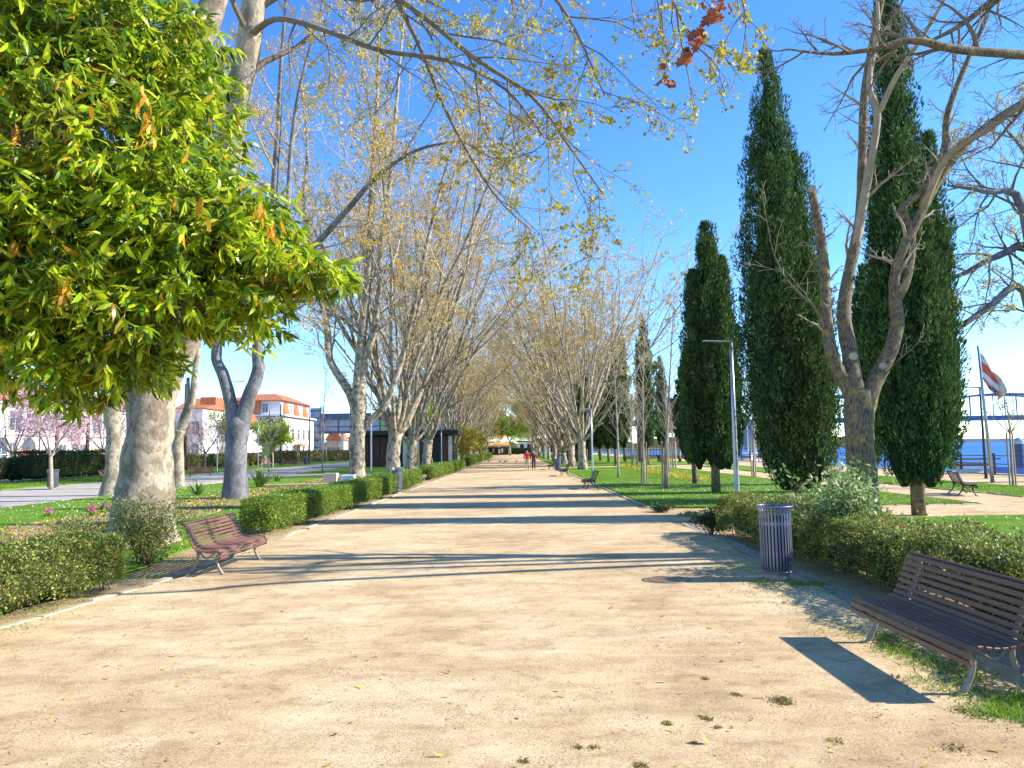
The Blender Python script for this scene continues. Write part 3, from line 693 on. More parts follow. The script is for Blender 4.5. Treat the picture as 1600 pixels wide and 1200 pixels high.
# litter, pebbles, weeds on the path
n = 62000
y = 3.4 + 20 * rng.random(n) ** 1.8; x = rng.uniform(-6.5, 5.2, n)
c = np.sin(x * 1.3 + y * .7) * np.sin(y * 1.9 - x * .6) + np.sin(x * 4.1) * np.sin(y * 3.3) * .5; k = rng.random(n) < np.clip(.28 + .4 * c, .05, 1); x = x[k]; y = y[k]; n = len(x)
OCT = (np.array([(-.5, 0, 0), (0, -.5, 0), (.5, 0, 0), (0, .5, 0), (0, 0, .45)]), np.array([(0, 1, 4), (1, 2, 4), (2, 3, 4), (3, 0, 4)]))
s = .006 + .012 * rng.random(n) ** 3.5; a = rng.uniform(0, 6.28, n)
D = np.stack([np.cos(a), np.sin(a), np.zeros(n)], 1); tv, tf = OCT
S_ = np.stack([-np.sin(a), np.cos(a), np.zeros(n)], 1)
V = np.stack([x, y, np.zeros(n)], 1)[:, None] + D[:, None] * tv[None, :, 0:1] * s[:, None, None] * 1.2 + S_[:, None] * tv[None, :, 1:2] * s[:, None, None] + np.array([0, 0, 1.0]) * tv[None, :, 2:3] * s[:, None, None]
M['pebble'] = leafmat('pebble', [(0.0, (0.10, 0.075, 0.05)), (0.5, (0.28, 0.21, 0.14)), (0.9, (0.52, 0.44, 0.33)), (1.0, (0.6, 0.56, 0.5))], .9, 0)
tag(link('gravel', np_mesh('gravel', V.reshape(-1, 3), (tf[None] + (np.arange(n) * 5)[:, None, None]).reshape(-1, 3), M['pebble'])), 'dark and pale grit scattered over the sandy path', 'gravel', kind='stuff')
n = 950; y = 3.6 + 30 * rng.random(n) ** 1.7; x = rng.uniform(-5.5, 4.3, n)
s = rng.uniform(.03, .075, n); D = rng.normal(size=(n, 3)) * [1, 1, .12]
tag(leaf_obj('leaf_litter', np.stack([x, y, np.full(n, .008)], 1), D, s, s * rng.uniform(.2, .55, n), T_LANCE, M['yellow_leaf'], rng, flatup=.85), 'yellow fallen leaves strewn across the sandy path', 'fallen leaves', kind='stuff')
def weed_band(name, spots, label, mat='blade', h=.06, cat='weeds'):
    P = []
    for (cx, cy, sx, sy, n) in spots:
        P.append(np.stack([rng.normal(cx, sx, n), rng.normal(cy, sy, n), np.zeros(n)], 1))
    P = np.concatenate(P); n = len(P); D = rng.normal(size=(n, 3)) * [.8, .8, 0] + [0, 0, .8]
    return tag(leaf_obj(name, P, D, h * rng.uniform(.4, 1.3, n), .009, T_TRI, M[mat], rng), label, cat, kind='stuff')
sp = [(3.55 + rng.normal(0, .1), yy, .12, .16, 170) for yy in np.arange(5.0, 7.6, .24)] + [(3.75, 5.55, .14, .12, 900), (3.4, 5.4, .12, .1, 500)]
weed_band('weeds', sp, 'bright green weeds growing under the near right bench', h=.075)
sp = [(rng.uniform(3.2, 4.4), rng.uniform(7, 12.5), .2, .2, 60) for _ in range(30)] + [(3.95, 10.3, .16, .1, 500), (3.45, 10.5, .1, .08, 250)]
weed_band('weeds', sp, 'low weeds at the path edge around the grey litter bin', h=.05)
sp = [(-5.9 + rng.normal(0, .25), yy + rng.normal(0, .2), .2, .25, 130) for yy in np.arange(7.5, 34, .6)]
weed_band('weeds', sp, 'scattered weeds along the left edge of the path', h=.05)
px_t = [(1222, 1096, 900, .05), (1042, 1131, 160, .022), (1102, 1061, 150, .02), (1150, 1086, 150, .022), (1104, 1123, 160, .022), (904, 1168, 120, .02), (1001, 1197, 200, .03), (820, 1190, 120, .025), (927, 1168, 120, .02), (1122, 1137, 90, .02), (1305, 1158, 110, .03), (1490, 1170, 200, .05), (1530, 1120, 200, .05), (1083, 1162, 80, .02), (1500, 1110, 240, .05)]
M['moss'] = leafmat('dry_moss', [(0.0, (0.18, 0.14, 0.05)), (1.0, (0.42, 0.34, 0.10))], .9, .1)
sp = []
for (a_, b_, n_, s_) in px_t:
    g = gp(a_, b_); sp.append((g.x, g.y, s_ * .8, s_ * .9, int(n_ * .6)))
weed_band('moss', sp, 'small dry moss and weed tufts dotted over the near path', 'moss', .02, 'moss')
sp = [(rng.uniform(3.6, 4.3), yy, .12, .3, 90) for yy in np.arange(23.5, 60, 1.0)]
weed_band('weeds', sp, 'weeds along the kerb of the staked tree lawn', h=.05)
# rougher creeping plants at the lawn corner
blob_shrub(41, gp(1035, 800), .5, .5, .28, 1500, 'low dark creeping plant at the corner of the lawn', .05, 'hedge_dark', name='creeping_plant', cat='plant', stems=10)
blob_shrub(42, gp(1075, 806), .45, .3, .18, 800, 'pale creeping plant at the near edge of the lawn', .04, 'pale_shrub', name='creeping_plant', cat='plant', stems=8)

# kerbs
def kerb_run(name, pts, n_obj, lx, wx, hz, mat, seed, label=None, gap=.02, jit=.01, rotj=.03):
    rr = random.Random(seed); root = empty(name, (0, 0, 0)); root['kind'] = 'structure'
    rest = MB(); protos = [MB().box((0, 0, 0), (wx * rr.uniform(.9, 1.1), lx - gap, hz), bev=min(.02, wx * .15)).mesh('kerb_block', M[mat]) for _ in range(4)]
    k = 0
    for i in range(len(pts) - 1):
        a = Vector(pts[i]); b = Vector(pts[i + 1]); L = (b - a).length; d = (b - a) / L; m = int(L / lx)
        for j in range(m):
            p = a + d * (j + .5) * lx + Vector((rr.gauss(0, jit), rr.gauss(0, jit)))
            ang = math.atan2(d.y, d.x) - math.pi / 2 + rr.gauss(0, rotj); z = hz * .5 - .078 + rr.uniform(-.012, .012)
            if k < n_obj:
                o = link('kerb_stone' if lx > .3 else 'cobble', protos[rr.randrange(4)], root); o.location = (p.x, p.y, z); o.rotation_euler = (rr.gauss(0, .03), rr.gauss(0, .03), ang)
            else: rest.box((p.x, p.y, z), (wx, lx - gap, hz), rz=ang)
            k += 1
    if rest.v: rest.build('kerb_stones', M[mat], root, kind='stuff')
    return root
kerb_run('kerb', [(-5.95, 7.2), (-5.35, 11.0), (-5.25, 17), (-5.1, 31), (-4.6, 55), (-4.45, 90)], 60, .9, .16, .09, 'kerb', 1)
kerb_run('kerb', [(4.15, 4.0), (4.18, 18.6)], 150, .105, .12, .075, 'cobble', 2, gap=.012)
kerb_run('kerb', [(4.29, 4.05), (4.32, 18.6)], 140, .105, .12, .075, 'cobble', 3, gap=.012)
kerb_run('kerb', [(4.7, 23.0), (4.25, 23.6), (4.2, 30), (4.25, 70)], 50, .55, .14, .10, 'kerb', 4)
kerb_run('kerb', [(14.1, 22.85), (7, 22.85)], 14, .5, .14, .09, 'kerb', 5)
kerb_run('kerb', [(21.1, 25), (17.3, 25.4), (17.2, 45)], 30, .7, .14, .10, 'kerb', 6)
kerb_run('kerb', [(-19.1, 10), (-18.9, 40), (-19.6, 57)], 40, 1.0, .15, .09, 'kerb', 7)

# manhole covers
for (a_, b_, r_, lb) in ((778, 793, .42, 'flat round metal manhole cover in the middle of the sandy path'), (770, 763, .42, 'farther faint manhole cover on the sandy path'), (1046, 906, .30, 'dark round cover in the shadow left of the near litter bin')):
    g = gp(a_, b_); o = MB().lathe([(r_, 0), (r_, .008), (r_ * .93, .012), (r_ * .9, .008), (r_ * .3, .008), (r_ * .28, .014)], 28).build('manhole_cover', M['dirt']); o.location = g; tag(o, lb, 'manhole cover')

# ---------------------------------------------------------------- bench
BP = [(-.09, .795), (-.055, .815), (-.02, .79), (.0, .74), (.022, .68), (.045, .62), (.07, .56), (.095, .50), (.13, .44), (.19, .40), (.26, .385), (.33, .38), (.40, .385), (.46, .395), (.52, .39), (.56, .355), (.565, .30), (.545, .25)]
def bench_slats():
    pts = [Vector((a, 0, b)) for a, b in BP]; cum = [0]
    for i in range(len(pts) - 1): cum.append(cum[-1] + (pts[i + 1] - pts[i]).length)
    T = cum[-1]; n = 17; out = []
    for k in range(n):
        s = T * (k + .5) / n
        i = max(j for j in range(len(cum)) if cum[j] <= s); i = min(i, len(pts) - 2); f = (s - cum[i]) / (cum[i + 1] - cum[i])
        out.append((pts[i].lerp(pts[i + 1], f), (pts[i + 1] - pts[i]).normalized()))
    return out, T / n
def bench(loc, rz, label, mat='slat', iron='iron', L=1.95, group=None, joined=False):
    root = empty('park_bench', loc, rz, label, 'bench', group)
    sl_, pitch = bench_slats(); w = pitch * .71
    proto = MB().box((0, 0, 0), (w, L, .024), bev=.005).mesh('slat', M[mat])
    for p, d in sl_:
        o = link('slat', proto, root); o.location = p
        o.rotation_euler = (0, -math.atan2(d.z, d.x), 0)
    for sgn in (-1, 1):
        m = MB(); yy = sgn * (L / 2 - .2)
        off = [Vector((a, yy, b)) for a, b in BP]
        under = []
        for i, p in enumerate(off):
            d = (off[min(i + 1, len(off) - 1)] - off[max(i - 1, 0)]).normalized(); nn = Vector((-d.z, 0, d.x)) if d.x * 1 > 0 or True else d
            q = Vector((d.z, 0, -d.x)); under.append(p + q * .032)
        m.tube(under, .021, 6, flat=1.0)
        m.tube(smooth_pts([(.47, yy, .355), (.42, yy, .26), (.44, yy, .14), (.52, yy, .0)]), smooth_rad([.026, .024, .022, .026]), 7)
        m.tube(smooth_pts([(.40, yy, .355), (.30, yy, .27), (.22, yy, .27), (.14, yy, .36)]), .017, 6)
        m.tube(smooth_pts([(.10, yy, .42), (.12, yy, .28), (.06, yy, .13), (-.06, yy, .0)]), smooth_rad([.026, .024, .022, .026]), 7)
        m.box((.525, yy, .008), (.09, .05, .016)); m.box((-.065, yy, .008), (.09, .05, .016))
        m.build('leg_frame', M[iron], root, True)
    return root
# left benches (seat side towards +x), right benches turned round
B0 = gp(353, 899); B1 = gp(403, 874)
b_left = bench((-5.07, 12.64, 0), R(-2), 'brown slatted bench beside the trunk of the big plane tree', 'slat')
b_right = bench((3.87, 6.53, 0), R(180), 'dark brown slatted bench in the right foreground casting a broad shadow', 'slat_dark', L=1.9)
g = gp(655, 753); bench((g.x - .25, g.y, 0), 0, 'slatted bench beyond the left litter bin, near the lamp post', 'slat_pale')
g = gp(718, 727); bench((g.x - .2, g.y, 0), 0, 'small bench on the left edge, first of the distant pair', 'slat_dark', 'iron_dark')
g = gp(738, 721); bench((g.x - .2, g.y, 0), 0, 'small bench on the left edge, farther of the distant pair', 'slat_dark', 'iron_dark')
g = gp(752, 716.5); bench((g.x - .2, g.y, 0), 0, 'tiny farthest bench on the left edge near the distant trees', 'slat_dark', 'iron_dark')
g = gp(929, 763); bench((g.x + .05, g.y, 0), R(180), 'black slatted bench at the edge of the lawn, nearest the lawn lamp post', 'iron_dark', 'iron_dark')
g = gp(890, 743); bench((g.x - .1, g.y, 0), R(180), 'black slatted bench just in front of the farther right litter bin', 'iron_dark', 'iron_dark')
g = gp(866, 733); bench((g.x, g.y, 0), R(180), 'black slatted bench just behind the farther right litter bin', 'iron_dark', 'iron_dark')
g = gp(1492, 772); bench((g.x, g.y, 0), R(-20), 'dark bench beyond the tall right cypress, near the river', 'slat_dark', 'iron_dark', L=1.9)
g = gp(313, 744); bench((g.x, g.y, 0), R(-70), 'dark bench across the pale side path under a small plum tree', 'slat_dark', 'iron_dark')
g = gp(165, 752); bench((g.x, g.y, 0), R(0), 'dark bench half hidden behind the slim plane trunk', 'slat_dark', 'iron_dark')
g = gp(452, 728); bench((g.x, g.y, 0), R(-75), 'dark bench by the far hedge, left of the far bin', 'slat_dark', 'iron_dark')
g = gp(497, 724); bench((g.x, g.y, 0), R(-75), 'dark bench by the far hedge, right of the far bin', 'slat_dark', 'iron_dark')
g = gp(533, 722); bench((g.x, g.y, 0), R(-75), 'dark bench by the far hedge, close to the tall mottled trunk', 'slat_dark', 'iron_dark')
def long_bench(loc, rz, label, L=4.6):
    root = empty('long_bench', loc, rz, label, 'bench')
    for k in range(4): MB().box((-.22, 0, .42 + k * .13), (.05, L, .10), bev=.008).build('back_slat', M['brown_wood'], root)
    for k in range(4): MB().box((-.08 + k * .13, 0, .42), (.10, L, .05), bev=.008).build('seat_slat', M['brown_wood'], root)
    for s_ in (-1, 0, 1): MB().box((.08, s_ * (L / 2 - .3), .195), (.5, .1, .39)).build('leg', M['iron_dark'], root)
g = gp(1003, 722); long_bench((g.x, g.y, 0), R(-90), 'long brown plank bench behind the young trees, left one')
g = gp(1063, 722); long_bench((g.x, g.y, 0), R(-90), 'long brown plank bench behind the young trees, right one', 5.4)
g = gp(877, 718); long_bench((g.x, g.y, 0), R(-90), 'long brown plank bench behind the right row of plane trunks', 3.6)

# ---------------------------------------------------------------- litter bins
def bin_(loc, label, h=1.02, r=.235, group=None, near=True):
    root = empty('litter_bin', loc, 0, label, 'litter bin', group)
    MB().lathe([(.16, -.05), (.17, .05), (.15, .10)], 16).build('base', M['concrete'], root, True)
    MB().lathe([(r * .86, .11), (r * .88, .2), (r * .88, h - .16), (r * .84, h - .16), (r * .84, .16), (.01, .16)], 24).build('liner', M['can_in'], root)
    ns = 30
    prof_ = [Vector((r * .93, 0, .10)), Vector((r, 0, .2)), Vector((r, 0, h - .2)), Vector((r * 1.03, 0, h - .1)), Vector((r * 1.16, 0, h - .015))]
    sm = MB(); w = .0125
    vs = []; fs = []
    for p in prof_: vs += [p + Vector((-.003, -w, 0)), p + Vector((-.003, w, 0)), p + Vector((.003, w, 0)), p + Vector((.003, -w, 0))]
    for i in range(len(prof_) - 1):
        for j in range(4): fs.append((i * 4 + j, i * 4 + (j + 1) % 4, (i + 1) * 4 + (j + 1) % 4, (i + 1) * 4 + j))
    fs += [(3, 2, 1, 0), (16, 17, 18, 19)]
    me = sm.add(vs, fs).mesh('slat', M['can'])
    for k in range(ns):
        o = link('slat', me, root); o.rotation_euler = (0, 0, 2 * math.pi * k / ns)
    for z, rr_ in ((h - .012, r * 1.165), (.12, r * .955)):
        m = MB(); m.tube([(math.cos(a) * rr_, math.sin(a) * rr_, z) for a in [2 * math.pi * i / 28 for i in range(29)]], .011, 6, cap=False); m.build('rim', M['can'], root, True)
    m = MB(); m.lathe([(r * .985, h - .27), (r * 1.0, h - .27), (r * 1.0, h - .23), (r * .985, h - .23)], 24); m.build('band', M['can'], root)
    return root
g = gp(1215, 905); bin_((g.x, g.y, 0), 'grey slatted litter bin in front of the hedge on the right', h=1.04, r=.215)
g = gp(620, 771); bin_((g.x, g.y, 0), 'blue grey slatted litter bin on the left edge of the path', h=1.16, r=.235)
g = gp(872, 736); bin_((g.x, g.y, 0), 'grey slatted litter bin between two black benches on the right edge', h=1.15, r=.26)
g = gp(82, 764); bin_((g.x, g.y, 0), 'dark blue litter bin at the foot of the plum tree, far left', h=1.12, r=.28)
g = gp(478, 726); bin_((g.x, g.y, 0), 'small dark litter bin in front of the far hedge', h=1.3, r=.32)

# ---------------------------------------------------------------- lamp posts
def lamp(loc, H, label, arm=-1, L=1.0, r=.075, group=None, mat='steel'):
    root = empty('lamp_post', loc, 0, label, 'lamp post', group)
    m = MB(); m.tube([(0, 0, -.05), (0, 0, .3), (0, 0, H * .5), (0, 0, H)], [r, r, r * .8, r * .62], 12); m.build('pole', M[mat], root, True)
    MB().lathe([(r * 1.7, 0), (r * 1.7, .02), (r * 1.1, .05)], 12).build('base_plate', M[mat], root)
    h = MB(); h.box((arm * L * .5, 0, H + .02), (L + .12, .17, .055), bev=.02, M=Matrix.Rotation(-arm * 0.05, 3, 'Y')); hd = h.build('lamp_head', M[mat], root)
    MB().box((arm * L * .62, 0, H + .018), (L * .5, .13, .03), M=Matrix.Rotation(-arm * 0.05, 3, 'Y')).build('lens', M['white_paint'], hd)
    return root
def lamp_px(px, py, ptop, label, arm=-1, L=1.0, mat='steel', r=.075):
    g = gp(px, py); H = pxh(ptop, g.y, px); lamp((g.x, g.y, 0), H, label, arm, L, mat=mat, r=r)
lamp_px(1152, 779, 534, 'tall grey street lamp in front of the small right cypress', -1, .95, r=.10)
lamp_px(580, 741, 610, 'grey street lamp just right of the tall mottled plane trunk', 1, 1.1)
lamp_px(926, 741, 639, 'grey street lamp standing on the lawn edge by the black bench', -1, .75)
lamp_px(853, 718, 671, 'slim lamp post among the right row of plane trees', -1, .9)
lamp_px(721, 718, 668, 'slim lamp post among the far left plane trunks', 1, .9)
lamp_px(690, 729, 660, 'thin lamp post in front of the white panelled kiosk', 1, .8)
lamp_px(339, 741, 662, 'thin pale post left of the forked dark trunk', 1, .5, r=.06)
lamp_px(403, 733, 640, 'pale lamp post right of the forked dark trunk', -1, .6)
lamp_px(1541, 748, 605, 'dark lamp beside the tall leaning flagpole', -1, 1.1, 'rust')
g = at(359, 610, 70); lamp((g.x, 70, 0), pxh(597, 70, 359), 'dark twin bracket lamp seen in the fork of the dark trunk', 1, 1.3, mat='rust')
g = at(484, 640, 120); lamp((g.x, 120, 0), pxh(636, 120, 484), 'tall dark street lamp beside the white station building', -1, 2.2, mat='rust', r=.13)
for (a_, b_, Y_, r_, lb) in ((90, 640, 95, .22, 'brown utility pole in front of the white warehouse, left one'), (139, 628, 95, .25, 'brown utility pole in front of the white warehouse, right one'), (291, 600, 85, .2, 'dark utility pole beside the slim forked trunk'), (439, 632, 110, .13, 'dark post in front of the station building'), (421, 640, 110, .09, 'thin post left of the station entrance')):
    g = at(a_, b_, Y_); o = MB().tube([(0, 0, -.1), (0, 0, max(g.z, 4))], [r_, r_ * .8], 10).build('utility_pole', M['brown_wood'] if r_ > .15 else M['rust'], None, True); o.location = (g.x, Y_, 0); tag(o, lb, 'pole')

# ---------------------------------------------------------------- hedges
hedge(1, (-6.75, 5.2, 0), (-6.05, 11.0, 0), 1.0, .78, 52000, 'low near hedge on the left, in front of the lawn', .034, 'hedge', rough=.12)
hedge(2, (-5.95, 17.4, 0), (-5.7, 27.0, 0), .95, .80, 46000, 'low clipped hedge running on from the big plane tree', .040, 'hedge_bright', rough=.07)
hedge(3, (-5.7, 27.6, 0), (-5.45, 41, 0), .95, .84, 32000, 'clipped hedge behind the left litter bin', .055, 'hedge_bright', rough=.07)
hedge(4, (-5.45, 47, 0), (-5.1, 72, 0), .95, .85, 26000, 'clipped hedge between the bench and the kiosk', .08, 'hedge_bright', rough=.08)
hedge(5, (-5.2, 84, 0), (-5.0, 160, 0), 1.1, 1.0, 16000, 'far clipped hedge under the distant left trees', .13, 'hedge_bright', stems=False)
hedge(6, (5.45, 1.5, 0), (4.95, 16.2, 0), 1.25, .82, 115000, 'low clipped hedge on the right behind the near bench and the grey bin', .034, 'hedge', rough=.10, flowers=26)
hedge(7, (-38, 20, 0), (-38, 112, 0), 1.4, 1.75, 30000, 'long clipped olive hedge in front of the white warehouse', .16, 'hedge_olive', stems=False)
hedge(8, (-37.5, 116, 0), (-30, 190, 0), 1.6, 2.0, 22000, 'far clipped hedge in front of the station', .2, 'hedge_olive', stems=False)
hedge(9, (-36.3, 55, 0), (-36.1, 66, 0), 1.6, 2.2, 12000, 'dark dense hedge block by the slim plane trunk', .13, 'hedge_dark', stems=False)
blob_shrub(11, (-6.35, 13.0, 0), .75, .75, 1.02, 7000, 'loose twiggy shrub at the foot of the big plane tree', .038, 'hedge', stems=30)
blob_shrub(12, (-7.4, 12.7, 0), .6, .6, .85, 3500, 'small twiggy shrub left of the big plane trunk', .038, 'hedge', stems=20)
blob_shrub(13, Vector((at(1322, 800, 11.3).x, 11.3, 0)), .36, .36, 1.3, 2600, 'pale leafy shrub standing in the hedge at the foot of the bare tree', .10, 'pale_shrub', tmpl=T_LANCE, wl=.32, stems=24)
blob_shrub(14, (4.3, 16.3, 0), .45, .5, .5, 3000, 'small dark bush at the far end of the right hedge', .045, 'hedge_dark', stems=14)
blob_shrub(15, gp(75, 932), .2, .2, .22, 160, 'little bright green weed plant at the foot of the left hedge', .09, 'fresh', tmpl=T_LANCE, wl=.3, stems=7, name='weed_plant', cat='plant')

# ---------------------------------------------------------------- sword leaved plants
def sword(seed, loc, h, n, label, flowers=0):
    rr = random.Random(seed); root = empty('sword_plant', loc, 0, label, 'plant')
    proto = {}
    for k in range(n):
        m = MB(); a = rr.uniform(0, 6.28); tilt = rr.uniform(.1, .95); l = h * rr.uniform(.7, 1.1); w = .045 * h / 1.0
        p = walk(Vector((rr.gauss(0, .06), rr.gauss(0, .06), -.02)), Vector((math.cos(a) * math.sin(tilt), math.sin(a) * math.sin(tilt), math.cos(tilt))), l, 5, .03, -.05, rr)
        u = Vector((-math.sin(a), math.cos(a), 0)); ws = [.3, .8, 1.0, .9, .6, .05]; vs = []
        for q, ww in zip(p, ws): vs += [q - u * w * ww, q + Vector((0, 0, -.2 * w)), q + u * w * ww]
        fs = []
        for i in range(5): fs += [(i * 3, i * 3 + 1, i * 3 + 4, i * 3 + 3), (i * 3 + 1, i * 3 + 2, i * 3 + 5, i * 3 + 4)]
        m.add(vs, fs); m.build('leaf', M['strelitzia'], root)
    for k in range(flowers):
        a = rr.uniform(0, 6.28); tip = Vector((math.cos(a) * h * .35, math.sin(a) * h * .35, h * rr.uniform(1.0, 1.25)))
        m = MB(); m.tube([(0, 0, 0), tip * .5 + Vector((0, 0, .1)), tip], .012, 4); fl = m.build('flower_stem', M['strelitzia'], root)
        m = MB()
        for q in range(5):
            dd = Vector((math.cos(a) + rr.uniform(-.4, .4), math.sin(a) + rr.uniform(-.4, .4), rr.uniform(.4, 1.6))).normalized() * .17; s_ = dd.cross(Vector((0, 0, 1))).normalized() * .03
            m.add([tip, tip + dd * .5 + s_, tip + dd, tip + dd * .5 - s_], [(0, 1, 2, 3)])
        m.build('flower', M['orange_petal'], fl)
sword(1, gp(405, 762), 1.25, 46, 'tall sword leaved plant with orange flowers right of the dark trunk', 4)
sword(2, gp(432, 753), .7, 26, 'smaller sword leaved plant behind the tall one')
sword(3, gp(308, 775), .75, 30, 'sword leaved plant in the bed between the big trunk and the dark trunk')
sword(4, gp(594, 728), 1.1, 30, 'tuft of sword leaves in front of the kiosk')
sword(5, gp(521, 755), .35, 16, 'small sword leaved tuft near the pale stone block')
# bedding plants
bedp = [(-14.0, 11), (-9.6, 11), (-9.4, 55), (-13.6, 55)]
dots('dry_leaves', bedp, 5200, .07, 'yellow_leaf', rng, 50, 'dry leaves and mulch covering the flower bed', 'mulch', 11, .02, 1.5)
lab(blades('bed_plants', bedp, 7000, .12, rng, 50, 1.3, .01, 12, 'hedge_bright', .03), 'sparse seedlings growing in the flower bed', 'seedlings')
for i, (a_, b_) in enumerate(((75, 808), (142, 800), (160, 797), (171, 800), (146, 806))):
    g = gp(a_, b_); P = np.array(g)[None] + rng.normal(size=(26, 3)) * [.07, .07, .03] + [0, 0, .2]
    root = empty('pink_flower', g, 0, ('pink flower clump nearest the left edge in the bed', 'pink flower clump, leftmost of the group beside the big trunk', 'pink flower clump in the middle of the group by the big trunk', 'pink flower clump closest to the big trunk', 'pink flower clump lowest in the group by the big trunk')[i], 'flower')
    leaf_obj('petals', P - np.array(g), rng.normal(size=(26, 3)), .07, .05, T_DIAMOND, M['pink'], rng, root)
    leaf_obj('leaves', rng.normal(size=(40, 3)) * [.05, .05, .01], rng.normal(size=(40, 3)) * [.6, .6, 0] + [0, 0, 1], .2, .03, T_DIAMOND, M['hedge_bright'], rng, root)
P = []; g0 = gp(975, 729); g1 = gp(1098, 752)
k = 1500; tt = rng.random(k); P = np.stack([g0.x + (g1.x - g0.x) * tt + rng.normal(0, .45, k), g0.y + (g1.y - g0.y) * tt + rng.normal(0, .5, k), np.full(k, .03)], 1)
tag(leaf_obj('bedding_plants', P, rng.normal(size=(k, 3)) * [.6, .6, 0] + [0, 0, 1], .34 * rng.uniform(.5, 1.2, k), .06, T_DIAMOND, M['bud'], rng), 'strip of yellow green bedding plants crossing the lawn', 'plants', kind='stuff')

# ================================================================ TREES
def traced(name, label, base, stems, bark, twig, seed, budn=0, bud='bud', budsize=.07, budfilt=None, group=None, minr=.005, jit=.05):
    """tree built stem by stem: each stem (points, radii, part name, branching)"""
    rr = random.Random(seed); rng_ = np.random.default_rng(seed); root = empty(name, base, 0, label, 'tree', group)
    b = Vector(base); tw = MB(); tips = []
    for pts, rad, part, ram in stems:
        P = smooth_pts([Vector(p) - b for p in pts], 4); rd = smooth_rad(rad, 4)
        m = MB(); sides = 14 if max(rad) > .2 else (10 if max(rad) > .09 else 7)
        m.tube(P, rd, sides)
        if max(rad) > .06:
            for i in range(len(m.v)):
                p = Vector(m.v[i]); c = P[min(i // sides, len(P) - 1)]; w = 1 + rr.gauss(0, .035) + .06 * math.sin(i * 1.7 + (i // sides) * .9) * math.sin((i // sides) * .5)
                m.v[i] = tuple(c + (p - c) * w)
        m.build(part, M[twig if max(rad) < .085 and part == 'limb' else bark], root, True)
        if ram:
            t0, counts, lens, up, ang = ram
            ramify(tw, P, rad[0] * .8, rr, 0, tips, t0, counts, lens, (up, up * .6, 0), ang, minr=minr, sides=(5, 4, 3), wander=.15)
    if tw.v: tw.build('twigs', M[twig], root, kind='stuff')
    if budn and tips: tips_leaves('foliage', tips, M[bud], rng_, budn, budsize, root, jit, filt=budfilt)
    return root, tips

A_ = at
# --- the big plane tree at the left
bb = Vector((-7.95, 16.0, 0))
big, btips = traced('plane_tree', 'massive pale plane tree trunk behind the left bench', bb, [
    ([bb + Vector((0, 0, -.2)), bb + Vector((.02, 0, .25)), A_(228, 740, 16), A_(236, 660, 16), A_(240, 600, 16), A_(268, 545, 16), A_(292, 500, 15.9)], [.98, .72, .51, .475, .50, .50, .36], 'trunk', None),
    ([A_(262, 560, 16), A_(300, 500, 15.8), A_(335, 380, 15.6), A_(360, 220, 15.3), A_(372, 150, 15.2), A_(392, 50, 15), A_(405, -100, 14.8), A_(440, -350, 14.2), A_(500, -560, 13.6)], [.38, .36, .32, .28, .27, .24, .2, .14, .06], 'limb', (.5, (7, 6, 5), (.3, .4, .5), .02, (.5, .9))),
    ([A_(250, 560, 16), A_(235, 420, 16), A_(262, 260, 16.2), A_(300, 90, 16.4), A_(335, 0, 16.5), A_(370, -140, 16.6), A_(380, -400, 16.4)], [.36, .35, .32, .30, .28, .22, .1], 'limb', (.6, (6, 6, 5), (.3, .4, .5), .02, (.5, .9))),
    ([A_(388, 60, 15), A_(430, 30, 14.4), A_(500, 45, 13.6), A_(590, 78, 12.8), A_(700, 95, 12.2), A_(790, 140, 11.8), A_(850, 215, 11.4)], [.075, .06, .05, .042, .034, .022, .010], 'limb', (.2, (14, 7, 5), (.28, .4, .45), -.03, (.4, .9))),
    ([A_(400, -90, 14.8), A_(480, -140, 14), A_(580, -60, 13.4), A_(650, 60, 13), A_(700, 180, 12.8), A_(770, 300, 12.6), A_(830, 360, 12.5)], [.08, .07, .05, .04, .03, .018, .01], 'limb', (.25, (13, 7, 5), (.24, .4, .45), -.05, (.4, .9))),
    ([A_(395, 20, 15), A_(470, -20, 15), A_(560, 0, 15), A_(640, -10, 15), A_(720, 30, 15)], [.07, .06, .045, .03, .01], 'limb', (.2, (12, 7, 5), (.3, .4, .45), -.02, (.4, .9))),
    ([A_(400, -60, 14.8), A_(520, -60, 13.8), A_(640, 10, 13), A_(740, 90, 12.2), A_(830, 150, 11.6), A_(890, 230, 11.2), A_(940, 300, 11)], [.08, .065, .05, .04, .03, .018, .01], 'limb', (.22, (14, 7, 5), (.26, .4, .45), -.05, (.4, .9))),
    ([A_(405, -160, 14.6), A_(600, -200, 13), A_(760, -90, 12), A_(860, -10, 11.4), A_(905, 60, 11.1), A_(945, 150, 11)], [.08, .065, .045, .03, .02, .01], 'limb', (.3, (12, 7, 5), (.24, .4, .45), -.05, (.4, .9))),
    ([A_(430, -300, 14.4), A_(700, -330, 12.4), A_(900, -200, 11.2), A_(1010, -80, 10.6), A_(1060, 20, 10.3), A_(1085, 80, 10.2)], [.12, .10, .06, .035, .02, .008], 'limb', (.5, (9, 5, 5), (.17, .4, .45), -.08, (.4, .9))),
    ([A_(800, -280, 11.8), A_(980, -230, 10.8), A_(1110, -120, 10.2), A_(1150, -30, 10), A_(1165, 30, 9.9), A_(1160, 85, 9.9)], [.06, .05, .03, .018, .01, .005], 'limb', (.45, (7, 4, 4), (.14, .38, .45), -.08, (.4, .9))),
], 'plane_bark', 'twig_dark', 77, budn=8200, bud='bud', budsize=.066, jit=.03, minr=.0045)
rng7 = np.random.default_rng(7); rr7 = random.Random(7)
BL = []
for k in range(5):
    V, Fc = leaf_arrays(np.zeros((1, 3)), np.array([[0, 0, -1.0]]), .15, .15, T_PALMATE, rng7); BL.append(np_mesh('dead_leaf', V, Fc, M['brown_leaf']))
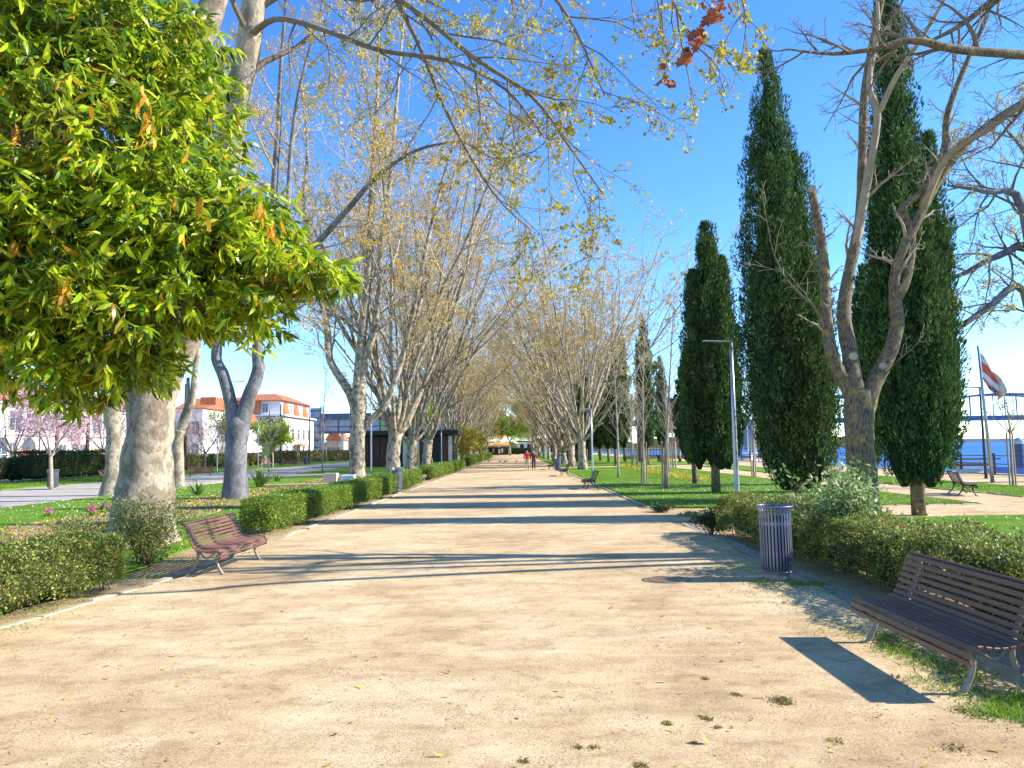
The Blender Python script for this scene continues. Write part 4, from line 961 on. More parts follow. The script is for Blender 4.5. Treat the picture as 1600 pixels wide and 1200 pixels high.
for (a_, b_, n_, sx, sy) in ((1108, 18, 16, 14, 16), (1092, 50, 8, 9, 9), (1082, 72, 12, 12, 12), (1068, 88, 5, 6, 5), (1047, 124, 5, 8, 4), (1128, 5, 5, 8, 8), (1033, 102, 1, 3, 3)):
    for k in range(n_):
        o = link('dead_leaf', BL[k % 5], big); o.location = A_(a_ + rr7.gauss(0, sx * .6), b_ + rr7.gauss(0, sy * .6), 10.1 + rr7.gauss(0, .1)) - bb
        o.rotation_euler = (rr7.gauss(0, .5), rr7.gauss(0, .5), rr7.uniform(0, 6.28)); s = rr7.uniform(.7, 1.15); o.scale = (s, s, s)
SB = MB().lathe([(.001, -.018), (.013, -.013), (.018, 0), (.013, .013), (.001, .018)], 7).mesh('seed_ball', M['brown_leaf'])
vis = [t for t in btips if t[0].x + bb.x > -4]
for k in range(70):
    t = rr7.choice(vis)[0]; o = link('seed_ball', SB, big); o.location = t + Vector((0, 0, -rr7.uniform(.05, .18)))
# --- forked dark trunk
yb = gp(368, 779)
def Y(a, b, d=0): return A_(a, b, yb.y + d)
traced('plane_tree', 'dark smooth trunk forking in a Y behind the left hedge', yb, [
    ([yb + Vector((0, 0, -.2)), Y(368, 740), Y(370, 690), Y(373, 660), Y(375, 648)], [.56, .46, .44, .42, .20], 'trunk', None),
    ([Y(369, 690), Y(361, 632), Y(350, 590), Y(338, 560), Y(342, 520), Y(350, 440), Y(352, 330), Y(345, 200), Y(350, 60)], [.34, .27, .24, .22, .2, .18, .15, .11, .05], 'limb', (.5, (8, 7, 6), (.25, .4, .5), .03, (.5, .9))),
    ([Y(372, 690), Y(385, 632), Y(397, 600), Y(404, 575), Y(402, 540), Y(412, 480), Y(425, 400), Y(428, 300), Y(435, 200), Y(440, 90), Y(450, -40)], [.36, .31, .27, .26, .20, .2, .16, .14, .12, .08, .04], 'limb', (.35, (13, 8, 6), (.26, .4, .5), .03, (.5, .9))),
    ([Y(415, 470), Y(440, 420, -1), Y(490, 385, -2), Y(545, 325, -3), Y(590, 275, -4), Y(650, 235, -5), Y(720, 220, -6)], [.13, .13, .13, .11, .09, .06, .02], 'limb', (.3, (13, 8, 6), (.33, .4, .5), .02, (.5, .95))),
    ([Y(425, 420), Y(448, 330), Y(455, 230), Y(470, 130), Y(500, 20), Y(520, -60)], [.11, .11, .10, .08, .05, .03], 'limb', (.3, (13, 8, 6), (.28, .4, .5), .03, (.5, .9))),
], 'dark_bark', 'twig', 78, budn=11000, bud='bud_far', budsize=.08, minr=.008)
# --- slim trunks behind the big one
s1 = gp(170, 774)
traced('plane_tree', 'slim pale trunk standing just left of the massive plane trunk', s1, [
    ([s1 + Vector((0, 0, -.2)), A_(176, 740, s1.y), A_(178, 680, s1.y), A_(176, 650, s1.y), A_(184, 600, s1.y), A_(190, 500, s1.y)], [.50, .37, .33, .38, .30, .22], 'trunk', None),
    ([A_(177, 665, s1.y), A_(168, 620, s1.y), A_(150, 540, s1.y), A_(140, 400, s1.y)], [.2, .16, .14, .1], 'limb', None)], 'plane_bark', 'twig', 79)
s2 = gp(279, 762)
traced('plane_tree', 'slim pale forked trunk just right of the massive plane trunk', s2, [
    ([s2 + Vector((0, 0, -.2)), A_(279, 730, s2.y), A_(278, 690, s2.y), A_(282, 672, s2.y)], [.38, .30, .29, .30], 'trunk', None),
    ([A_(281, 675, s2.y), A_(293, 650, s2.y), A_(301, 620, s2.y), A_(305, 580, s2.y), A_(312, 520, s2.y), A_(330, 400, s2.y)], [.24, .21, .19, .17, .15, .1], 'limb', None),
    ([A_(279, 678, s2.y), A_(284, 655, s2.y), A_(292, 630, s2.y), A_(294, 590, s2.y)], [.15, .13, .12, .09], 'limb', None)], 'plane_bark', 'twig', 80)
# --- tall mottled plane (third of the row)
tb = gp(558, 746); d0 = tb.y
def Q(a, b, d=0): return A_(a, b, d0 + d)
traced('plane_tree', 'tall mottled plane tree with a thick right limb, standing left of the grey lamp post', tb, [
    ([tb + Vector((0, 0, -.3)), Q(558, 725), Q(558, 690), Q(559, 660), Q(560, 628), Q(562, 600)], [.70, .58, .55, .56, .60, .45], 'trunk', None),
    ([Q(556, 640), Q(545, 612), Q(528, 585), Q(515, 560), Q(512, 520), Q(505, 480), Q(498, 430), Q(482, 370), Q(475, 310), Q(480, 230), Q(470, 120)], [.36, .33, .29, .27, .25, .23, .2, .17, .14, .1, .05], 'limb', (.25, (13, 8, 6), (.26, .4, .5), .02, (.5, .9))),
    ([Q(560, 625), Q(560, 580), Q(566, 520), Q(572, 460), Q(577, 400), Q(580, 330), Q(584, 240), Q(590, 140), Q(592, 20), Q(598, -100)], [.40, .36, .32, .30, .27, .24, .2, .15, .1, .05], 'limb', (.2, (15, 8, 6), (.26, .4, .5), .03, (.5, .95))),
    ([Q(563, 625), Q(568, 580), Q(580, 530), Q(589, 490), Q(594, 440), Q(596, 380), Q(610, 280), Q(618, 180), Q(628, 60), Q(640, -60)], [.34, .30, .28, .26, .23, .21, .17, .13, .09, .05], 'limb', (.2, (15, 8, 6), (.26, .4, .5), .03, (.5, .95))),
    ([Q(566, 668), Q(580, 655), Q(598, 638), Q(612, 608), Q(628, 560), Q(642, 500, -1), Q(655, 440, -2), Q(672, 360, -2), Q(700, 250, -3), Q(735, 140, -3)], [.30, .26, .25, .24, .20, .18, .16, .12, .08, .04], 'limb', (.35, (12, 8, 6), (.24, .4, .5), .03, (.5, .9))),
    ([Q(558, 520), Q(530, 495), Q(500, 488), Q(470, 470), Q(450, 455)], [.13, .10, .07, .05, .02], 'limb', (.2, (8, 6, 5), (.35, .4, .5), .0, (.5, .9))),
], 'plane_bark_far', 'twig_far', 81, budn=17000, bud='bud_far', budsize=.11, minr=.012)
# --- the rows
LEFT = [(57, .58, 'leaning mottled plane tree directly behind the left litter bin'), (66, .55, 'pale many limbed plane tree standing left of the kiosk doors'), (77, .56, 'plane tree with a low curved limb beside the right end of the kiosk')]
pl = [plane_tree(101, 34, .50, 3.6, 9, .36, (.10, .0), LEFT[0][2], (-9.3, 57, 0), counts=(8, 6, 5), leafn=8000, name='plane_tree'),
      plane_tree(102, 33, .44, 3.0, 9, .38, (.05, .0), LEFT[1][2], (-9.2, 67, 0), counts=(8, 6, 5), leafn=8000, name='plane_tree'),
      plane_tree(103, 27, .34, 1.6, 9, .38, (.08, .02), 'slender multi stemmed plane tree just beyond the kiosk', (-8.6, 101, 0), counts=(8, 6, 5), leafn=8000, name='plane_tree')]
km = [kidmap(t) for t in pl]
def dup(i, x, y, rz, sc, label, group=None):
    o = copy_tree(pl[i], None, km[i]); o.location = (x, y, 0); o.rotation_euler = (0, 0, rz); o.scale = (sc, sc, sc * (1 + .04 * math.sin(x + y)))
    o['label'] = label
    if group: o['group'] = group
    return o
dup(0, -9.1, 78, R(40), .95, 'plane tree with a low curved limb beside the right end of the kiosk')
rt = random.Random(3)
FL = 'tall thin stemmed plane tree in the far part of the left row, beyond the kiosk'
for i, yy in enumerate((112, 122, 133, 145, 158, 172, 188, 206, 226)):
    dup(2 if i % 3 else 1, -8.3 + rt.uniform(-.4, .4), yy, R(rt.uniform(0, 360)), rt.uniform(.85, 1.02), FL if i else 'first of the slender far trees right of the kiosk', 'far plane trees of the left row')
for i, (xx, yy) in enumerate(((-17, 120), (-18, 150))):
    dup(i % 3, xx, yy, R(rt.uniform(0, 360)), rt.uniform(.75, .9), 'plane tree of the second row behind the kiosk and the far left trunks', 'plane trees behind the kiosk')
# right row, the first with its own shape
pr1 = plane_tree(104, 23.5, .33, 3.0, 10, .46, (-.02, 0), 'first plane tree of the right row, with many spreading limbs above a slim trunk', (5.95, 64, 0), counts=(8, 6, 5), leafn=6000, minr=.014)
pl.append(pr1); km.append(kidmap(pr1))
for i, (xx, yy, s_, lb) in enumerate(((5.9, 75, .95, 'second plane tree of the right row, just behind the slim first one'), (5.9, 86, .92, 'third plane tree of the right row, beside the brown kiosk door'), (6.0, 97, .9, 'fourth plane tree of the right row, just left of the brown kiosk door'))):
    dup(3 if i != 1 else 2, xx, yy, R(70 + 80 * i), s_, lb)
FR = 'plane tree in the far part of the right row, near the two walkers'
for i, yy in enumerate((109, 122, 136, 150, 166, 184, 204, 226)):
    dup(3 if i % 2 else 1, 5.9 + rt.uniform(-.3, .3), yy, R(rt.uniform(0, 360)), rt.uniform(.66, .78), FR, 'far plane trees of the right row')
# fresh green crowned trees over the end of the walk
def leafy_tree(seed, loc, H, r, label, mat, n, size, th=2.6, group=None, tr=.22, name='leafy_tree', bark='plane_bark_far', trunk_only_to=None):
    rr = random.Random(seed); rn = np.random.default_rng(seed); root = empty(name, loc, 0, label, 'tree', group)
    m = MB(); m.tube(walk(Vector((0, 0, -.1)), Vector((0, 0, 1)), th + .1, 4, .03, 0, rr), taper(tr * 1.2, tr * .8, 5), 9); m.build('trunk', M[bark], root, True)
    tips = []; tw = MB()
    for k in range(7):
        a = k * .9 + rr.uniform(-.3, .3); ti = rr.uniform(.2, .9); L = (H - th) * rr.uniform(.7, 1.0)
        p = walk(Vector((0, 0, th - .05)), Vector((math.cos(a) * math.sin(ti) * r / H * 2.2, math.sin(a) * math.sin(ti) * r / H * 2.2, math.cos(ti))), L, 7, .09, .03, rr)
        tw.tube(p, taper(tr * .45, .02, 8), 6, cap=False); ramify(tw, p, tr * .4, rr, 0, tips, .2, (6, 5, 4), (.35, .4, .5), L=L, minr=.012)
    tw.build('branches', M[bark], root, kind='stuff')
    tips_leaves('foliage', tips, M[mat], rn, n, size, root, .3)
    return root
for i, (xx, yy, H_, lb) in enumerate(((4.6, 168, 15, 'fresh green tree hanging over the right side of the far walk'), (-.8, 206, 13, 'dark stemmed green tree closing the end of the walk'), (-4.5, 250, 15, 'green crowned tree at the far left end of the walk'), (8.5, 135, 14, 'bright green crowned tree behind the right row of planes'))):
    leafy_tree(300 + i, (xx, yy, 0), H_, 5, lb, 'fresh' if i != 2 else 'bud_far', 13000, .32, th=3.2)
for i, (xx, yy, H_, lb) in enumerate(((-14, 225, 17, 'olive brown tree mass at the far left end of the walk'), (12, 260, 16, 'olive tree at the far right end of the walk'), (3.5, 285, 17, 'tall hazy tree behind the yellow awning'), (-6, 300, 18, 'broad tree behind the market stall'))):
    leafy_tree(320 + i, (xx, yy, 0), H_, 6, lb, 'bud_far' if i % 2 else 'fresh', 9000, .4, th=2.0)
leafy_tree(340, (-13.5, 99, 0), 9.5, 4, 'dark green leafy tree behind the kiosk roof', 'fresh', 9000, .2, th=2)
leafy_tree(341, (-6.3, 108, 0), 5.2, 2, 'yellow green leafy bush tree at the right end of the kiosk', 'bud', 6000, .2, th=.6, tr=.12)
leafy_tree(342, tuple(at(426, 700, 92) * 1)[:2] + (0,), 6.2, 3, 'round bright green tree in front of the station building', 'fresh', 7000, .22, th=2, tr=.12)
leafy_tree(343, tuple(at(362, 700, 96) * 1)[:2] + (0,), 7.8, 2, 'small green tree seen through the fork of the dark trunk', 'fresh', 3500, .2, th=3, tr=.12)
# --- plum trees with blossom and other young trees
def small_tree(seed, loc, H, r, label, leaf=None, n=0, size=.06, th=1.7, tr=.07, stakes=0, group=None, name='young_tree', bark='young_bark', counts=(7, 5, 3), nl=7, ang=(.35, .8), twigm='young_bark', conic=False):
    rr = random.Random(seed); rn = np.random.default_rng(seed); root = empty(name, loc, rr.uniform(0, 6), label, 'tree', group)
    m = MB(); tips = []; tw = MB()
    hh = H if conic else th
    tp = walk(Vector((0, 0, -.1)), Vector((rr.gauss(0, .02), rr.gauss(0, .02), 1)), hh + .1, 9 if conic else 5, .02, 0, rr); m.tube(tp, taper(tr, tr * (.12 if conic else .75), len(tp)), 8); m.build('trunk', M[bark], root, True)
    if conic:
        ramify(tw, tp, tr, rr, 0, tips, th / H, (26, 4, 3), (r / H * 1.15, .35, .4), (.08, .05, .03), (.5, .8), L=H, minr=.006, sides=(4, 3, 3), wander=.06)
    else:
        for k in range(nl):
            a = k * 6.28 / nl + rr.uniform(-.3, .3); ti = rr.uniform(*ang); L = (H - th) * rr.uniform(.75, 1.05) / math.cos(ti * .7)
            p = walk(tp[-1], Vector((math.cos(a) * math.sin(ti), math.sin(a) * math.sin(ti), math.cos(ti))), L, 6, .07, .03, rr)
            tw.tube(p, taper(tr * .5, .008, 7), 5, cap=False); ramify(tw, p, tr * .45, rr, 0, tips, .2, counts, (.4, .42, .5), L=L, minr=.006, wander=.1)
    tw.build('branches', M[twigm], root, kind='stuff')
    for s_ in range(stakes):
        a = s_ * 6.283 / max(stakes, 1); MB().tube([(math.cos(a) * .16, math.sin(a) * .16, -.05), (math.cos(a) * .15, math.sin(a) * .15, th * 1.02)], .035, 7).build('stake', M['stake'], root)
    if leaf: tips_leaves('foliage', tips, M[leaf], rn, n, size, root, .12)
    return root
PL = [(80, 765, 6.6, 'plum tree with pale trunk behind the far left litter bin', 7500), (18, 752, 7.4, 'pink blossoming plum tree at the left edge of the picture', 9000), (158, 745, 8.0, 'pink blossoming plum tree behind the slim plane trunk', 9000), (125, 735, 8.0, 'pale pink plum tree in front of the white warehouse doors', 6000), (320, 738, 6.6, 'brownish plum tree left of the dark forked trunk, above the bench', 2600), (296, 728, 9, 'violet pink plum tree in front of the orange roofed houses', 5000), (344, 728, 7.2, 'plum tree half hidden behind the left limb of the dark trunk', 1800)]
for i, (a_, b_, H_, lb, n_) in enumerate(PL):
    g = gp(a_, b_); small_tree(400 + i, g, H_, 3, lb, 'blossom' if i not in (4, 6) else 'brown_leaf', n_, .09 if i not in (4, 6) else .06, th=H_ * .28, tr=.13, name='plum_tree', nl=6, ang=(.5, 1.05), twigm='young_bark', bark='twig')
for i, (a_, b_, H_, lb) in enumerate(((420, 738, 5.2, 'small pale bare tree right of the dark trunk'), (466, 726, 4, 'staked bare young tree in front of the station'), (504, 737, 11.5, 'tall thin bare young tree in front of the glass footbridge'), (510, 722, 4.5, 'low bare tree below the glass footbridge'), (525, 720, 5, 'slim bare tree in front of the cream houses'), (475, 722, 5.5, 'bare knotty tree beside the station corner'), (497, 718, 11, 'dark spreading bare tree under the footbridge tower'))):
    g = gp(a_, b_); small_tree(430 + i, g, H_, 2, lb, None, 0, th=H_ * .45 if i != 2 else 4, tr=.07 + .01 * (i == 2), conic=(i == 2), name='young_tree', counts=(6, 4, 3), stakes=2 if i == 1 else 0)
for i, (a_, b_, H_, st, lb) in enumerate(((966, 747, 8.2, 0, 'bare young tree on the lawn, just right of the lawn lamp post'), (1007, 756, 7.4, 3, 'bare young tree with wooden stakes, middle of the three nearest on the lawn'), (1040, 763, 9.0, 4, 'bare young tree with thick wooden stakes, nearest to the small cypress'), (989, 731, 7.5, 3, 'staked bare young tree by the flower strip, left one'), (996, 732, 7, 2, 'staked bare young tree by the flower strip, right one'), (1046, 742, 8.5, 2, 'staked bare young tree just behind the nearest staked tree'), (1052, 731, 6.6, 2, 'pinkish young tree below the distant flags, left one'), (1056, 731, 6.2, 2, 'pinkish young tree below the distant flags, right one'), (1178, 745, 5.6, 2, 'staked young tree seen between two right cypresses'))):
    g = gp(a_, b_); small_tree(450 + i, g, H_, 2.0, lb, 'blossom' if i in (6, 7) else None, 900, .06, th=2.1, tr=.075, stakes=st, conic=True, name='young_tree', twigm='twig_far')
g = gp(1583, 760); small_tree(470, g, 4.3, 2, 'small bare staked tree near the river railing, far right', None, 0, th=2.2, tr=.05, stakes=2, name='young_tree', counts=(7, 5, 3))
# --- bare forked tree on the right
rb = Vector((6.15, 13.0, 0))
def Z(a, b, d=0): return A_(a, b, 13 + d)
traced('bare_tree', 'bare rough barked tree with three lichen covered limbs behind the right hedge', rb, [
    ([rb + Vector((0, 0, -.2)), rb + Vector((0, 0, .3)), Z(1350, 770), Z(1344, 700), Z(1342, 650), Z(1342, 610)], [0.319, 0.258, 0.228, 0.228, 0.251, 0.205], 'trunk', None),
    ([Z(1338, 640), Z(1322, 600), Z(1306, 570), Z(1295, 530), Z(1290, 480), Z(1288, 420), Z(1280, 360), Z(1268, 298)], [0.167, 0.129, 0.110, 0.103, 0.091, 0.091, 0.084, 0.068], 'limb', (.45, (9, 4, 3), (.16, .4, .45), .03, (.5, 1.2))),
    ([Z(1338, 630), Z(1334, 590), Z(1326, 540, .2), Z(1318, 490, .3), Z(1328, 420, .4), Z(1344, 340, .4), Z(1347, 250, .4), Z(1350, 150, .3), Z(1362, 70, .2), Z(1380, -10), Z(1395, -120)], [0.182, 0.152, 0.137, 0.125, 0.106, 0.095, 0.076, 0.068, 0.057, 0.046, 0.023], 'limb', (.4, (12, 5, 3), (.13, .4, .5), .03, (.5, 1.1))),
    ([Z(1336, 390, .4), Z(1352, 300, .2), Z(1371, 185, 0), Z(1358, 130), Z(1372, 40), Z(1366, -40)], [0.084, 0.076, 0.068, 0.053, 0.038, 0.023], 'limb', (.3, (6, 4, 3), (.2, .4, .5), .02, (.5, 1.1))),
    ([Z(1372, 180), Z(1400, 120, -.3), Z(1440, 60, -.6), Z(1475, 0, -.8), Z(1500, -60, -1)], [0.053, 0.046, 0.038, 0.030, 0.015], 'limb', (.2, (8, 4, 3), (.25, .4, .5), .02, (.5, 1.1))),
    ([Z(1346, 650), Z(1362, 608), Z(1378, 575), Z(1394, 540), Z(1402, 500), Z(1398, 460), Z(1402, 415), Z(1430, 350), Z(1462, 290), Z(1500, 235), Z(1550, 190), Z(1610, 150), Z(1680, 100)], [0.190, 0.152, 0.137, 0.122, 0.114, 0.099, 0.091, 0.084, 0.076, 0.068, 0.053, 0.038, 0.023], 'limb', (.4, (14, 6, 3), (.12, .4, .5), .03, (.5, 1.1))),
    ([Z(1400, 470), Z(1418, 430), Z(1424, 370), Z(1412, 325), Z(1440, 300), Z(1475, 235), Z(1480, 180), Z(1505, 110), Z(1540, 30), Z(1560, -40)], [0.091, 0.084, 0.076, 0.065, 0.061, 0.061, 0.053, 0.046, 0.038, 0.023], 'limb', (.4, (12, 5, 3), (.14, .4, .5), .03, (.5, 1.1))),
    ([Z(1440, 330), Z(1480, 245, -.5), Z(1540, 205, -1), Z(1620, 150, -1.5)], [0.068, 0.061, 0.046, 0.030], 'limb', (.2, (10, 5, 3), (.25, .4, .5), .02, (.5, 1.1))),
    ([Z(1372, 600), Z(1398, 568, -.3), Z(1430, 540, -.5), Z(1446, 520, -.6)], [.016, .012, .009, .006], 'dead_shoot', (.3, (5, 2), (.3, .4), .0, (.4, 1.0))),
    ([Z(1290, 520), Z(1272, 480, -.3), Z(1240, 450, -.5), Z(1210, 400, -.6), Z(1190, 300, -.7)], [.025, .02, .014, .01, .006], 'dead_shoot', (.2, (8, 3), (.28, .4), .0, (.4, 1.0))),
], 'rough_bark', 'twig', 82, minr=.0055)
for (a_, b_, r_) in ((1332, 557, .07), (1378, 572, .06), (1268, 296, .068)):
    p = Z(a_, b_, -.28) - rb; o = MB().tube([p, p + Vector((0, -.05, 0))], r_, 10).build('cut_scar', M['young_bark'], bpy.data.objects[[o.name for o in bpy.data.objects if o.name.startswith('bare_tree')][0]])
# --- tree out of the frame on the right whose branches reach in
nb = Vector((17.0, 11.8, 0))
traced('bare_tree', 'dark bare branches reaching in from the upper right corner', nb, [
    ([nb + Vector((0, 0, -.2)), nb + Vector((0, 0, 1.5)), nb + Vector((-.1, .1, 3.5)), nb + Vector((-.3, .2, 5.0))], [.40, .30, .27, .22], 'trunk', None),
    ([nb + Vector((-.3, .2, 4.8)), nb + Vector((-2.6, 0, 6.6)), A_(1740, 100, 10.6), A_(1600, 86, 10), A_(1500, 78, 9.8), A_(1425, 63, 9.7), A_(1370, 76, 9.7), A_(1300, 84, 9.7), A_(1232, 77, 9.7)], [.16, .12, .08, .065, .058, .05, .036, .025, .01], 'limb', (.42, (13, 6, 3), (.10, .4, .5), .03, (.4, 1.1))),
    ([nb + Vector((-.3, .2, 4.9)), nb + Vector((-2, 1, 8.4)), A_(1690, -80, 11), A_(1580, -20, 11), A_(1500, 40, 11), A_(1440, 70, 11)], [.14, .11, .08, .06, .04, .012], 'limb', (.4, (14, 6, 4), (.14, .4, .5), .02, (.4, 1.1))),
    ([nb + Vector((-.3, .2, 4.9)), nb + Vector((-1, .6, 6.2)), A_(1740, 60, 11.4), A_(1620, 150, 11.4), A_(1545, 235, 11.4)], [.14, .11, .06, .04, .01], 'limb', (.35, (12, 6, 4), (.15, .4, .5), .02, (.4, 1.1))),
    ([nb + Vector((-.3, .2, 4.9)), nb + Vector((-1, .6, 7.5)), A_(1700, 20, 11.8), A_(1640, -60, 11.8)], [.14, .11, .06, .03], 'limb', (.35, (12, 6, 4), (.2, .4, .5), .02, (.4, 1.1))),
], 'rough_bark', 'twig_dark', 83, minr=.004)
# --- spreading yellowish tree near the river
fb = Vector((25.0, 34.5, 0))
traced('spreading_tree', 'spreading tree with yellow spring leaves near the river at the right edge', fb, [
    ([fb + Vector((0, 0, -.2)), fb + Vector((0, 0, 1.5)), fb + Vector((-.4, 0, 3.6))], [.55, .42, .40], 'trunk', None),
    ([fb + Vector((-.3, 0, 3.3)), A_(1600, 455, 34), A_(1545, 480, 33.6), A_(1500, 512, 33.4)], [.24, .18, .15, .10], 'limb', (.2, (11, 7, 5), (.35, .4, .5), .03, (.5, 1.0))),
    ([fb + Vector((-.3, 0, 3.4)), A_(1615, 400, 35), A_(1560, 400, 35), A_(1500, 430, 35), A_(1450, 440, 35)], [.28, .2, .16, .11, .05], 'limb', (.2, (12, 7, 5), (.32, .4, .5), .04, (.5, 1.0))),
    ([fb + Vector((-.2, 0, 3.5)), A_(1600, 330, 34.5), A_(1540, 300, 34), A_(1480, 290, 34)], [.28, .2, .12, .04], 'limb', (.2, (12, 8, 5), (.32, .4, .5), .04, (.5, 1.0))),
    ([fb + Vector((-.2, 0, 3.5)), A_(1640, 330, 35), A_(1610, 250, 35), A_(1570, 200, 35)], [.28, .2, .12, .04], 'limb', (.2, (10, 8, 5), (.32, .4, .5), .04, (.5, 1.0))),
], 'dark_bark', 'twig_dark', 84, budn=9000, bud='bud', budsize=.085, minr=.010)
# --- cypresses
def cyp_px(seed, px, pybase, ptop, halfw, label, **k):
    g = gp(px, pybase); H = pxh(ptop, g.y, px); Rm = halfw / F * g.y; return cypress(seed, H, Rm, (g.x, g.y, 0), label, **k)
cyp_px(1, 1119, 771, 358, 50, 'smaller dense cypress behind the tall grey street lamp', lobes=((0, 0, 1, .62), (-.5, -.1, .80, .42), (.46, .1, .86, .45), (.1, -.35, .7, .5)), plumes=900, per=85, size=.11)
cyp_px(2, 1244, 783, 95, 74, 'tall broad cypress left of the bare forked tree', lobes=((-.2, 0, 1, .72), (.33, .1, .76, .66), (-.3, -.3, .62, .55), (.2, -.35, .5, .6)), plumes=1150, per=80, size=.10, trunk_h=.35)
cyp_px(3, 1436, 805, -50, 70, 'tallest cypress right of the bare forked tree', lobes=((-.02, 0, 1, .58), (.36, .1, .62, .62), (-.34, -.1, .58, .58), (.1, -.35, .5, .6), (.86, .2, .66, .34)), plumes=1150, per=80, size=.10, trunk_h=.7)
cyp_px(4, 1368, 768, 425, 24, 'narrow cypress between the two tallest, behind the bare tree', plumes=260, per=60, size=.16)
cyp_px(5, 1086, 757, 545, 24, 'rounded cypress peeping out behind the lamp post cypress', plumes=300, per=60, size=.17)
for i, (a_, b_, t_, hw, lb) in enumerate(((1012, 727, 498, 17, 'slender cypress on the lawn, just left of the staked trees'), (962, 727, 553, 15, 'dark cypress directly behind the first staked tree'), (938, 720, 545, 16, 'dark cypress right of the first right plane tree'), (916, 726, 590, 14, 'dark cypress partly behind the lawn lamp post'), (976, 721, 528, 13, 'thin pointed cypress beside the palm'), (951, 722, 562, 13, 'thin dark cypress in the middle of the far group'), (1036, 724, 562, 10, 'small thin cypress right of the slender lawn cypress'), (903, 722, 600, 12, 'dark cypress just behind the first right plane trunk'))):
    cyp_px(20 + i, a_, b_, t_, hw, lb, plumes=230, per=45, size=.24, trunk_h=1.6)
leafy_tree(345, tuple(gp(1062, 722)), 7.2, 2, 'small dark round tree behind the distant flags', 'hedge_dark', 6000, .25, th=3, tr=.12)
for i, (xx, yy, H_) in enumerate(((13, 150, 8), (19, 165, 9), (24.5, 190, 8))):  # trees added to block the overbright band of sky at the horizon
    leafy_tree(360 + i, (xx, yy, 0), H_, 4, ('dark evergreen tree added far behind the long brown benches to block the bright horizon, left one', 'dark evergreen tree added far behind the long brown benches to block the bright horizon, middle one', 'dark evergreen tree added far behind the long brown benches to block the bright horizon, nearest the river')[i], 'hedge_dark', 7000, .45, th=1.5)
# --- palm
pg = gp(999, 722); root = empty('palm_tree', pg, 0, 'palm tree among the far cypresses', 'palm')
pH = pxh(640, pg.y, 999); MB().tube([(0, 0, -.1), (0.1, 0, pH * .5), (0, 0, pH)], [.35, .26, .3], 10).build('trunk', M['rough_bark'], root, True)
rp = random.Random(9)
for k in range(34):
    a = k * 2.4; el = rp.uniform(-.5, 1.3); m = MB(); p = walk(Vector((0, 0, pH)), Vector((math.cos(a) * math.cos(el), math.sin(a) * math.cos(el), math.sin(el))), 3.0, 7, .02, -.14, rp)
    u = Vector((-math.sin(a), math.cos(a), 0)); m.tube(p, taper(.04, .01, 8), 3, cap=False)
    for i in range(22):
        q, dd = pick(p, .12 + .87 * i / 22)
        for s_ in (-1, 1):
            t_ = q + u * s_ * .55 + dd * .25 - Vector((0, 0, .18)); m.add([q, q + dd * .07, t_], [(0, 1, 2)])
    m.build('frond', M['hedge_olive'], root)

# --- evergreen tree whose leaves hang into the upper left
ev = Vector((-9.6, 9.2, 0)); er = random.Random(12); en = np.random.default_rng(12)
E = [(20, 60, 200, 150, 8.2), (170, 60, 170, 120, 8.6), (80, 230, 220, 150, 8.2), (270, 120, 85, 120, 9.2), (300, 230, 75, 90, 9.0), (220, 330, 170, 110, 8.5), (40, 400, 190, 140, 8.3), (340, 370, 120, 75, 9.0), (400, 350, 62, 55, 9.1), (430, 415, 85, 38, 9.0), (490, 428, 60, 24, 8.9), (180, 470, 170, 90, 8.6), (60, 550, 120, 65, 8.6), (180, 545, 80, 50, 8.8), (300, 465, 100, 48, 8.9), (395, 480, 42, 60, 9.0), (120, 595, 42, 45, 8.7), (225, 575, 35, 35, 8.9), (-150, 200, 150, 300, 8.6), (-120, 480, 150, 160, 8.8)]
root = empty('evergreen_tree', ev, 0, 'evergreen tree with long glossy drooping leaves filling the upper left corner', 'tree')
tm = MB(); tm.tube([(0, 0, -.1), (0, 0, 1), (.1, 0, 2.2), (.4, .1, 3.6), (.9, .2, 6.2)], [.34, .26, .24, .2, .1], 10); tm.build('trunk', M['rough_bark'], root, True)
tw = MB(); CP = []; CD = []
for (a_, b_, rx, ry, dY) in E:
    c = A_(a_, b_, dY) - ev; ax = rx / F * dY; az = ry / F * dY; ay = min(1.5, .6 + .6 * (ax + az) / 2)
    st = Vector((.2 + er.uniform(0, .4), .1, er.uniform(2.2, 4.4))); mid = st.lerp(c, .5) + Vector((0, 0, .35))
    bp = smooth_pts([st, mid, c], 6); tw.tube(bp, taper(.06, .012, len(bp)), 5, cap=False)
    n_ = int(150 * (ax * az * 3.14) ** .92 + 25)
    for k in range(n_):
        v = Vector(en.normal(size=3)).normalized() * er.random() ** .38 * er.uniform(.85, 1.22)
        p = c + Vector((v.x * ax, v.y * ay, v.z * az))
        if k % 3 == 0:
            q, _ = pick(bp, er.uniform(.75, 1)); mm = q.lerp(p, .55) + Vector((er.gauss(0, .05), er.gauss(0, .05), .06)); tw.tube([q, mm, p], [.010, .006, .004], 3, cap=False)
        CP.append(p); o = Vector((v.x, v.y, v.z * .4 + .15)); CD.append((o + Vector(en.normal(size=3)) * .35).normalized())
tw.build('branches', M['twig'], root, kind='stuff')
CP = np.array([tuple(p) for p in CP]); CD = np.array([tuple(p) for p in CD]); m_ = 9
P = np.repeat(CP, m_, 0); D = np.repeat(CD, m_, 0); N = len(P)
th = en.uniform(0, 6.283, N); U = np.cross(D, unit(N, en)); U /= np.linalg.norm(U, axis=1, keepdims=True)
LD = D * .55 + U * en.uniform(.5, 1.0, (N, 1)) + np.array([0, 0, -1.0]) * en.uniform(.35, 1.25, (N, 1))
P = P + D * en.uniform(-.04, .07, (N, 1)); Ls = en.uniform(.10, .26, N); Ws = Ls * en.uniform(.17, .24, N)
